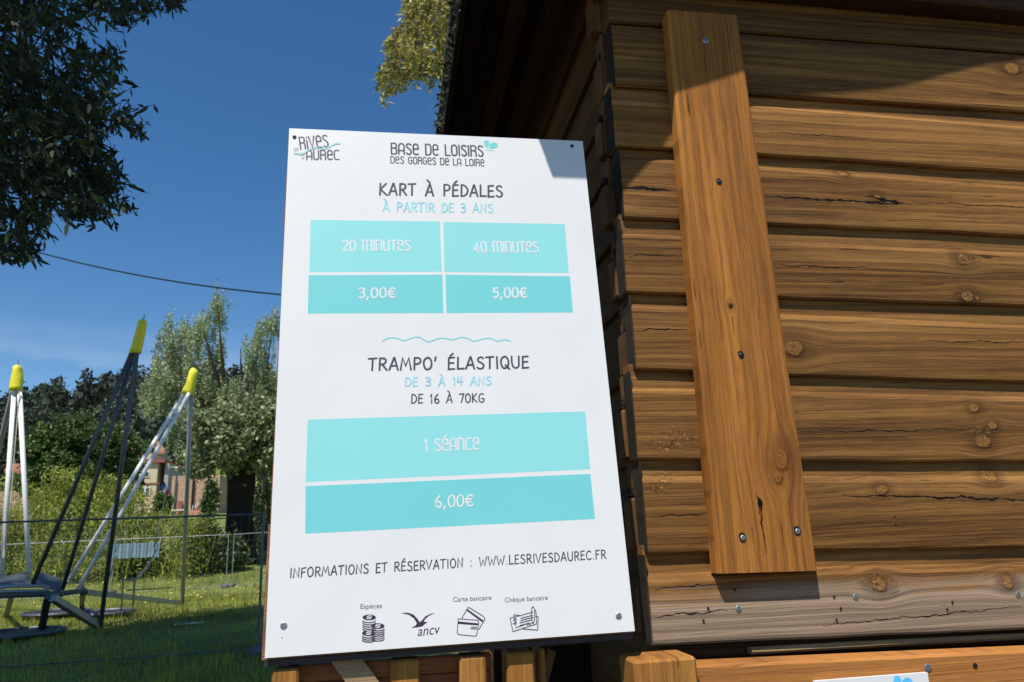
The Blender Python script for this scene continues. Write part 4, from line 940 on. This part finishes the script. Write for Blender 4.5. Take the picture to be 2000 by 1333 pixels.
while cnt < 1800:
    px, py = rg.uniform(-60, 372), rg.uniform(-60, 520)
    if not inside(px, py, poly) or any(inside(px, py, h) for h in holes_): continue
    dens = .60+1.0*mnoise.noise((px*.02, py*.02, 3.1))+(.35 if 140 < py < 430 and px < 200 else 0)
    if rg.random() > dens: continue
    cnt += 1
    y = rg.uniform(4.4, 6.2); tip = on_y(px, py, y)
    d = Vector((rg.gauss(.35, .45), rg.gauss(0, .5), rg.gauss(-.55, .35))).normalized(); L_ = rg.uniform(.10, .26); st = tip-d*L_
    tw.tube([st, tip], [.0022, .001], 3, False)
    nl = rg.randint(5, 9)
    for k in range(nl):
        q = st.lerp(tip, (k+.5)/nl); ld = (d+Vector((rg.gauss(0, .55), rg.gauss(0, .55), rg.gauss(-.15, .45)))).normalized(); l_ = rg.uniform(.055, .10)
        s1 = ld.cross(Vector((rg.gauss(0, 1), rg.gauss(0, 1), rg.gauss(0, 1)))).normalized(); w = l_*.135; n0 = len(lv); nn = ld.cross(s1)*w*.4
        lv += [tuple(q), tuple(q+ld*l_*.3+s1*w+nn), tuple(q+ld*l_*.7+s1*w*.8+nn), tuple(q+ld*l_), tuple(q+ld*l_*.7-s1*w*.8+nn), tuple(q+ld*l_*.3-s1*w+nn)]
        lf.append((n0, n0+1, n0+2, n0+3, n0+4, n0+5))
for h in hubs:
    for k in range(9):
        while True:
            px, py = rg.uniform(-40, 250), rg.uniform(-20, 490)
            if inside(px, py, poly): break
        e_ = on_y(px, py, rg.uniform(4.8, 5.8)); md = h.lerp(e_, .5)+Vector((0, 0, .15)); tw.tube([h, md, e_], [.016, .009, .003], 5)
    tw.tube([(-9.3, 8.1, 6.5), V((-9.3, 8.1, 6.5)).lerp(h, .5)+Vector((0, 0, .5)), h], [.1, .05, .018], 7)
tw.build('branches', m_bark, nt)
mesh_obj('hanging_foliage', lv, np.array(lf), m_leafdark, nt)
bs = [((-13, 5.5, 14), (4, 4, 3)), ((-9.4, 5.6, 17), (3.6, 3.6, 3)), ((-7.4, 9.0, 18.3), (3.3, 3.1, 3)), ((-7, 2, 15.5), (4, 3.5, 3)), ((-11.5, 1.5, 14.5), (4, 4, 3))]
p = blob_points(52000, bs, sub=80, subr=.42, hollow=.15); v, f = leaf_mesh(p, .42*RNG.uniform(.6, 1.3, len(p)), .6); mesh_obj('crown', v, f, m_leafdark, nt)

# willow behind the roof, hanging sprays top centre
YB2 = 7.5; bt = thing('weeping_willow', 'yellow-green weeping foliage hanging behind the roof edge at top centre', 'tree', (3.2, 9.5, 0))
mb = MB(); mb.tube([(3.2, 9.5, -.3), (3.0, 9.4, 4), (2.4, 9.0, 8)], [.4, .33, .2], 10)
for e_ in (on_y(860, -30, YB2), on_y(820, 20, YB2), on_y(880, 60, YB2), on_y(900, 120, YB2)): mb.tube([(2.6, 9.2, 7), V((2.6, 9.2, 7)).lerp(e_, .6)+Vector((0, 0, .5)), e_], [.07, .04, .012], 6)
mb.build('trunk', m_bark, bt, None, True)
pw = [(795, -40), (905, -40), (930, 60), (915, 150), (880, 150), (860, 130), (850, 160), (820, 150), (800, 160), (770, 175), (745, 178), (742, 140), (760, 110), (752, 90), (780, 50), (790, 10)]
lv = []; lf = []; tw = MB(); cnt = 0
while cnt < 1300:
    px, py = rg.uniform(740, 925), rg.uniform(-40, 180)
    if not inside(px, py, pw) or rg.random() > .62+.7*mnoise.noise((px*.035, py*.03, 8)): continue
    cnt += 1; y = rg.uniform(6.6, 8.4); st = on_y(px, py-rg.uniform(5, 20), y); d = Vector((rg.gauss(-.05, .16), rg.gauss(0, .15), -1)).normalized(); L_ = rg.uniform(.08, .26); tip = st+d*L_
    tw.tube([st, tip], [.0022, .001], 3, False)
    for k in range(rg.randint(5, 10)):
        q = st.lerp(tip, rg.random()); ld = (d*.6+Vector((rg.gauss(0, .6), rg.gauss(0, .6), rg.gauss(0, .3)))).normalized(); l_ = rg.uniform(.05, .10)
        s1 = ld.cross(Vector((rg.gauss(0, 1), rg.gauss(0, 1), rg.gauss(0, 1)))).normalized(); w = l_*.16; n0 = len(lv); nn = ld.cross(s1)*w*.4
        lv += [tuple(q), tuple(q+ld*l_*.35+s1*w+nn), tuple(q+ld*l_), tuple(q+ld*l_*.35-s1*w+nn)]; lf.append((n0, n0+1, n0+2, n0+3))
p = blob_points(9000, [((3.2, 9.5, 10), (2.6, 2.6, 2.5)), (tuple(on_y(960, 60, 9.0)), (1.0, .8, 1.6))], sub=60, subr=.4, hollow=.2); v, f = leaf_mesh(p, .13*RNG.uniform(.6, 1.3, len(p)), .3); b0 = len(lv)
for k in range(60):
    st = on_y(rg.uniform(846, 866), rg.uniform(236, 275), 8.2)+Vector((0, 0, 0)); ld = Vector((rg.gauss(0, 1), rg.gauss(0, 1), rg.gauss(0, 1))).normalized(); l_ = .06; s1 = ld.orthogonal().normalized(); n0 = len(lv)
    lv += [tuple(st), tuple(st+ld*.02+s1*.009), tuple(st+ld*l_), tuple(st+ld*.02-s1*.009)]; lf.append((n0, n0+1, n0+2, n0+3))
o = tw.build('twigs', m_bark, bt); o['kind'] = 'stuff'; mesh_obj('foliage', lv, np.array(lf), m_birch, bt); mesh_obj('crown', v, f, m_birch, bt)

# overhead cable
ca, cb = on_y(60, 489, 12.0), on_y(640, 583, 9.0)
pts = [ca.lerp(cb, k/16)-Vector((0, 0, .12*4*(k/16)*(1-k/16))) for k in range(17)]
o = MB().tube(pts, .011, 6).build('overhead_cable', m_darksteel); tag(o, 'thin dark cable crossing the blue sky from the tree to the board', 'cable')

# ------------------------------------------------------------------ grass near and middle
n = 62000; yy = 7.5+(36-7.5)*RNG.random(n)**1.15; xx = (-.56+.50*RNG.random(n))*yy; zz = np.array([hill_h(a, b) for a, b in zip(xx, yy)])
cl = np.sin(xx*1.9)*np.sin(yy*1.3)+RNG.normal(size=n)*.4; hgt = (.05+.05*RNG.random(n))*(1+.35*np.clip(cl, -1, 1.5)+1.2*(np.sin(xx*4.3+yy)*np.sin(yy*3.1-xx*2) > .82))
dx = RNG.normal(size=n)*.025; dy = RNG.normal(size=n)*.025; w = .006+.012*yy/36
ang = RNG.random(n)*math.pi; ax, ay = np.cos(ang)*w, np.sin(ang)*w
v = np.stack([np.stack([xx-ax, yy-ay, zz-.01], 1), np.stack([xx+ax, yy+ay, zz-.01], 1), np.stack([xx+dx, yy+dy, zz+hgt], 1)], 1).reshape(-1, 3)
o = mesh_obj('grass', v, np.arange(n*3).reshape(n, 3), m_grassb); tag(o, 'rough green meadow grass round the trampolines', 'grass', kind='stuff')
fl = MB()
for k in range(80):
    y = random.uniform(22, 31); x = random.uniform(-.42, -.12)*y; z = hill_h(x, y)+random.uniform(.10, .2); r = .016
    fl.add([(x+r*math.cos(a), y+r*math.sin(a)*.5, z+r*math.sin(a)*.8) for a in [q*math.pi/3 for q in range(6)]], [tuple(range(6))])
o = fl.build('dandelions', m_flower); tag(o, 'scattered small yellow flowers in the sunlit grass', 'flowers', kind='stuff')

# ------------------------------------------------------------------ temporary fences
def fence_panel(label, A_, B_, h, first=True, group='temporary mesh fence panels', r=.02, wire=.0014, step=.11, mat=None, bottom=.08):
    mat = mat or m_steel; t = thing('fence_panel', label, 'fence', A_, group); A_, B_ = V(A_), V(B_); d = (B_-A_); L_ = d.length; d.normalize(); zz = Vector((0, 0, 1))
    for P_ in (A_, B_): MB().tube([P_+zz*.02, P_+zz*h], r, 8).build('post', mat, t, P_)
    for z_ in (bottom, h-.03): MB().tube([A_+zz*z_, B_+zz*z_], r*(.75 if z_ > .5 else .45), 8).build('rail', mat, t, A_+zz*z_)
    mb = MB(); nw = int(L_/step)
    for k in range(1, nw): q = A_+d*(L_*k/nw); mb.tube([q+zz*bottom, q+zz*(h-.03)], wire, 3, False)
    for z_ in [bottom+(h-.1)*k/8 for k in range(1, 8)]: mb.tube([A_+zz*z_, B_+zz*z_], wire, 3, False)
    o = mb.build('wire_mesh', mat, t); o['kind'] = 'stuff'
    for P_ in (A_, B_): MB().box((P_.x-.11, P_.y-.3, P_.z-.02), (P_.x+.11, P_.y+.3, P_.z+.11), .02).build('foot_block', m_foot, t, P_)
    return t
B0 = on_z(503, 1272, .05); A0 = on_z(0, 1308, .05); B0.z = 0; A0.z = 0; dd = (A0-B0).normalized()
hF = on_y(508, 1001, B0.y).z
fence_panel('near mesh fence panel, its right post close to the board', B0+dd*4.1, B0, hF, mat=m_darksteel)
fence_panel('next near mesh fence panel, running out at the left edge', B0+dd*8.2, B0+dd*4.15, hF, mat=m_darksteel)
Bk = on_y(441, 1147, 28.3); Bk.z = hill_h(Bk.x, 28.3); hB = on_y(441, 1043, 28.3).z-Bk.z
Lk = on_y(215, 1150, 28.0); Lk.z = hill_h(Lk.x, 28.0); dk = Lk-Bk
fence_panel('back fence panel behind the blue-grey banner', (Lk.x+.03, 28.0, Lk.z), Bk, hB, r=.015, wire=.0018, step=.16, bottom=.04)
fence_panel('back fence panel behind the slanting trampoline poles', Lk+dk*1.0, (Lk.x-.03, 28.0, Lk.z), hB, r=.015, wire=.0018, step=.16, bottom=.04)
fence_panel('back fence panel at the far left', Lk+dk*2.0, Lk+dk*1.01, hB, r=.015, wire=.0018, step=.16, bottom=.04)
B2 = Bk+Vector((.17, .1, 0)); fence_panel('back fence panel right of the paired posts, running behind the board', B2, B2+Vector((3.4, .6, .1)), hB, r=.015, wire=.0018, step=.16, bottom=.04)
bn = thing('banner', 'blue-grey ribbed banner hanging on the back fence', 'banner', on_y(266, 1091, 27.9))
a, b = on_y(218, 1063, 27.9), on_y(312, 1061, 27.9); zl = on_y(218, 1092, 27.9).z; secs = []; N = 56
v = []; f = []
for k in range(N+1):
    x = a.x+(b.x-a.x)*k/N; y = 27.9+.02*math.sin(k*1.5)+.008*math.sin(k*4.1); v += [(x, y, zl+.01*math.sin(k*.3)), (x, y, a.z), (x, y+.006, zl+.01*math.sin(k*.3)), (x, y+.006, a.z)]
for k in range(N): q = k*4; f += [(q, q+4, q+5, q+1), (q+2, q+3, q+7, q+6), (q, q+2, q+6, q+4), (q+1, q+5, q+7, q+3)]
mesh_obj('sheet', v, f, m_banner, bn)
for P_ in (a, b): MB().tube([P_+Vector((0, .03, .0)), P_+Vector((0, .08, .15))], .01, 5).build('tie', m_rope, bn)

# ------------------------------------------------------------------ bungee trampoline rig
rig = thing('bungee_trampoline', 'four-station bungee trampoline rig of slanting steel poles with yellow caps on the grass', 'trampoline', on_z(90, 1215))
def pole(p, q, r, mat, name='pole', n=8): return MB().tube([p, q], r, n).build(name, mat, rig, p, True)
def cap(top, bot, w):
    top, bot = V(top), V(bot); ax = top-bot; pts = [bot.lerp(top, s_) for s_ in (0, .15, .4, .6, .8, .95, 1.03)]
    rs = [w*1.15, w*1.12, w*.95, w*.98, w*.85, w*.8, w*.35]; o = MB().tube(pts, rs, 12).build('cap_sleeve', m_yellow, rig, bot, True)
    for v_ in o.data.vertices: d = mnoise.noise_vector(Vector(v_.co)*9)*(w*.25); v_.co += d
    n_ = ax.normalized(); MB().tube([top, top+n_*.12], [.012, .006], 5).build('pin', m_darksteel, rig, top)
    return o
# station A (nearest the middle)
tA = on_y(264, 690, 14.9); capA = on_y(280, 626, 14.8)
cap(capA, tA, .10)
pole(on_y(258, 688, 14.95), on_y(64, 1140, 16.2), .045, m_darksteel); pole(on_y(261, 692, 15.1), on_y(122, 1152, 16.6), .042, m_darksteel)
ftA = on_z(195, 1229); pole(on_y(267, 690, 14.8), ftA, .048, m_darksteel)
# station B (right)
cap(on_y(380, 722, 18.6), on_y(366, 770, 18.6), .12)
pole(on_y(362, 765, 18.6), on_y(136, 1132, 17.2), .048, m_alu); pole(on_y(369, 769, 18.5), on_y(152, 1152, 16.9), .048, m_alu)
ftB = on_z(356, 1183); pole(on_y(373, 768, 18.7), ftB, .055, m_steel)
# station C (left)
cap(on_y(35, 714, 17.6), on_y(31, 763, 17.6), .12)
pole(on_y(28, 762, 17.6), on_y(3, 1128, 17.2), .052, m_alu); pole(on_y(38, 762, 17.6), on_y(57, 1122, 17.0), .052, m_alu); pole(on_y(25, 765, 17.7), on_z(-75, 1180), .055, m_steel)
# centre hopper plates
def plate(pts, t_=.006, mat=None, name='hopper_plate'):
    q = [on_y(*p) for p in pts]; return MB().prism(q, (0, t_, 0)).build(name, mat or m_darksteel, rig, q[0])
plate([(0, 1128, 16.4), (54, 1116, 16.8), (60, 1143, 16.2), (0, 1152, 15.8)]); plate([(76, 1117, 16.9), (120, 1131, 17.0), (119, 1157, 16.4), (62, 1145, 16.0)]); plate([(-60, 1118, 16.6), (-2, 1128, 16.4), (-2, 1152, 15.8), (-60, 1146, 15.8)])
for a_, b_ in (((-40, 1147), (88, 1145)), ((-40, 1156), (92, 1154)), ((88, 1145), (96, 1150)), ((96, 1150), (92, 1156))): pole(on_y(*a_, 15.6), on_y(*b_, 15.6), .03, m_steel, 'frame_tube')
pole(on_y(-40, 1164, 15.7), on_y(124, 1160, 16.0), .055, m_darksteel, 'frame_tube'); pole(on_y(118, 1160, 16.2), on_y(166, 1154, 17.5), .05, m_darksteel, 'frame_tube')
pole(on_y(160, 1146, 17.3), on_y(162, 1162, 17.3), .05, m_darksteel, 'frame_tube'); pole(on_y(130, 1138, 17.5), on_y(158, 1138, 17.5), .02, m_steel, 'frame_tube'); pole(on_y(158, 1138, 17.5), on_y(164, 1148, 17.4), .02, m_steel, 'frame_tube')
def box_leg(p, q, w=.055): 
    m = MB(); m.tube([p, q], w*1.25, 4); return m.build('leg', m_darksteel, rig, p)
box_leg(on_y(94, 1164, 15.7), on_z(80, 1236), .075); box_leg(on_y(22, 1166, 16.8), on_z(12, 1203), .06); box_leg(on_y(162, 1158, 17.3), on_z(159, 1196), .06); box_leg(on_y(-30, 1166, 16), on_z(-40, 1230))
o = MB().tube([on_y(103, 1168, 15.7), ftA+Vector((-.03, 0, .06))], .085, 4).build('foot_strut', m_steel, rig)
o = MB().tube([on_y(168, 1157, 17.5), ftB+Vector((0, 0, .06))], .075, 4).build('foot_strut', m_steel, rig)
def bed(px, py, rx_):
    c = on_z(px, py, .12); r = rx_*c.y/F*1.0; n_ = 40; ring = [c+Vector((r*math.cos(2*math.pi*k/n_), r*math.sin(2*math.pi*k/n_), 0)) for k in range(n_)]
    MB().tube(ring+[ring[0]], .04, 6, False).build('trampoline_ring', m_darksteel, rig, c); MB().add([p+Vector((0, 0, -.005)) for p in ring], [tuple(range(n_))]).build('trampoline_mat', m_bed, rig, c)
bed(35, 1236, 68); bed(205, 1196, 46); bed(110, 1196, 50)
def rope(pts, r=.012, mat=None, name='bungee_rope'): return MB().tube(pts, r, 5).build(name, mat or m_rope, rig)
rope([on_y(366, 776, 18.5), on_y(355, 830, 18.4), on_y(341, 896, 18.2)], .010); rope([on_y(323, 968, 18), on_y(313, 1015, 17.9), on_y(303, 1058, 17.8)], .012)
rope([on_y(303, 1058, 17.8), on_y(300, 1068, 17.8), on_y(304, 1078, 17.8), on_y(292, 1098, 17.7), on_y(268, 1130, 17.6)], .014); rope([on_y(303, 1058, 17.8), on_y(308, 1066, 17.8), on_y(304, 1078, 17.8), on_y(288, 1112, 17.7), on_y(268, 1130, 17.6)], .014)
rope([on_y(38, 765, 17.5), on_y(27, 900, 17.4), on_y(21, 985, 17.3)], .010); rope([on_y(12, 1005, 17.0), on_y(8, 1090, 17.0)], .03); rope([on_y(225, 1080, 17), on_y(240, 1040, 17), on_y(250, 1032, 17)], .010); rope([on_y(213, 1128, 17), on_y(225, 1095, 17), on_y(228, 1085, 17)], .012)
fg = MB(); F1, F2 = on_y(314, 952, 18.05), on_y(325, 972, 18.05)
flag = thing('small_flag', 'small blue, white and red flag tied on the rope in front of the house', 'flag', F1)
for k, mt_ in enumerate(((.05, .09, .4), (.75, .75, .75), (.55, .04, .04))):
    u0, u1 = k/3, (k+1)/3; q = [F1.lerp(F2, u0)+Vector((0, 0, .0)), F1.lerp(F2, u1), F1.lerp(F2, u1)+Vector((.06, .01, .13)), F1.lerp(F2, u0)+Vector((.06, .01, .13))]
    MB().prism(q, (0, .003, 0)).build('stripe', plain('flag_%s' % ('blue', 'white', 'red')[k], mt_, .8), flag)
st = thing('metal_stand', 'thin metal H-shaped stand in the grass below the banner', 'stand', on_z(250, 1200))
for a_, b_ in (((263, 1130), (258, 1206)), ((241, 1130), (236, 1200))): MB().tube([on_y(*a_, 17.4), on_z(*b_)], .022, 6).build('post', m_steel, st)
MB().tube([on_y(241, 1132, 17.4), on_y(263, 1134, 17.4)], .02, 6).build('crossbar', m_steel, st)
o = MB().tube([on_z(338, 1221, .03), on_z(398, 1216, .03)], .02, 6).build('ground_bar', m_alu); tag(o, 'short pale metal bar lying in the shaded grass', 'bar')

# ------------------------------------------------------------------ houses behind
YH = 105.0; h1 = thing('cream_house', 'cream two-storey house with red roof line and small windows, above the hedge', 'house', on_y(285, 1010, YH))
def rect(px0, py0, px1, py1, y, d, mat, name, parent, lift=0):
    a, b = on_y(px0, py1, y), on_y(px1, py0, y); return MB().box((a.x, y-lift, a.z), (b.x, y+d, b.z)).build(name, mat, parent)
rect(256, 905, 309, 1075, YH, 8, m_cream, 'wall', h1); rect(309, 905, 331, 1075, YH+.4, 7, m_creamd, 'side_wall', h1)  # side wall: shade on the cream render is put into the grey
rect(252, 898, 322, 905, YH-.4, 9, m_trim, 'roof', h1); rect(254, 943, 311, 947, YH-.1, .3, m_trim, 'string_course', h1); rect(262, 887, 300, 898, YH+2, 4, m_cream, 'attic_wall', h1)
w1 = rect(273, 921, 292, 933, YH-.12, .1, m_frame, 'window', h1); rect(275, 922.5, 290, 931, YH-.16, .03, m_glass, 'pane', w1)
w1 = rect(262, 951, 294, 968, YH-.12, .1, m_frame, 'window', h1)
for k in range(3): rect(264+k*10, 953, 271.5+k*10, 966, YH-.16, .03, m_glass, 'pane', w1)
h2 = thing('stone_building', 'brown rubble-stone building with a sloping red roof edge, right of the cream house', 'building', on_y(380, 1010, YH-8))
YQ = YH-8
rect(336, 928, 430, 1080, YQ, 8, m_stone, 'wall', h2); rect(372, 935, 379, 995, YQ-.4, .3, m_bark, 'corner_post', h2)
rect(331, 930, 343, 1000, YQ-.5, .4, m_stone, 'side_bay', h2); rect(346, 979, 356, 1000, YQ-.3, .2, m_trim, 'brick_jamb', h2)
q = [on_y(366, 1003, YQ-1), on_y(412, 976, YQ-1), on_y(414, 981, YQ-1), on_y(372, 1006, YQ-1)]; MB().prism(q, (0, .8, 0)).build('roof_edge', m_trim, h2)
for k in range(9): p = on_y(371+k*5, 999-k*2.9, YQ-1); MB().tube([p, p+Vector((0, 0, .55))], .05, 4).build('baluster', m_frame, h2)
q = [on_y(362, 1006, YQ-3), on_y(415, 1006, YQ-3), on_y(418, 996, YQ-1.1), on_y(376, 997, YQ-1.1)]; MB().prism(q, (0, 0, -.2)).build('tiled_roof', m_tile, h2)
rect(298, 995, 362, 999, YQ-1, .4, m_frame, 'white_wall_cap', h2)
h3 = thing('far_house', 'far house showing only its red tiled roof over the cream house', 'house', on_y(290, 890, 125))
q = [on_y(238, 886, 122), on_y(322, 884, 122), on_y(315, 862, 127), on_y(246, 864, 127)]; MB().prism(q, (0, 0, -.3)).build('roof', m_tile, h3); rect(246, 886, 316, 960, 123, 5, m_creamd, 'wall', h3)
h4 = thing('pale_house', 'pale house with brown roof half hidden by the bushes at the far left', 'house', on_y(30, 960, 80))
rect(14, 918, 46, 990, 80, 6, m_cream, 'wall', h4); q = [on_y(8, 920, 79.5), on_y(52, 920, 79.5), on_y(46, 906, 83), on_y(14, 906, 83)]; MB().prism(q, (0, 0, -.25)).build('roof', m_tile, h4)
rect(56, 884, 92, 930, 95, 5, m_cream, 'annex_wall', h4)
gw = rect(-20, 958, 72, 1040, 60, .6, m_stone, 'garden_wall', None); tag(gw, 'low pale stone garden wall behind the bamboo at the far left', 'wall')
SC.render.film_transparent = False
bpy.context.view_layer.update()
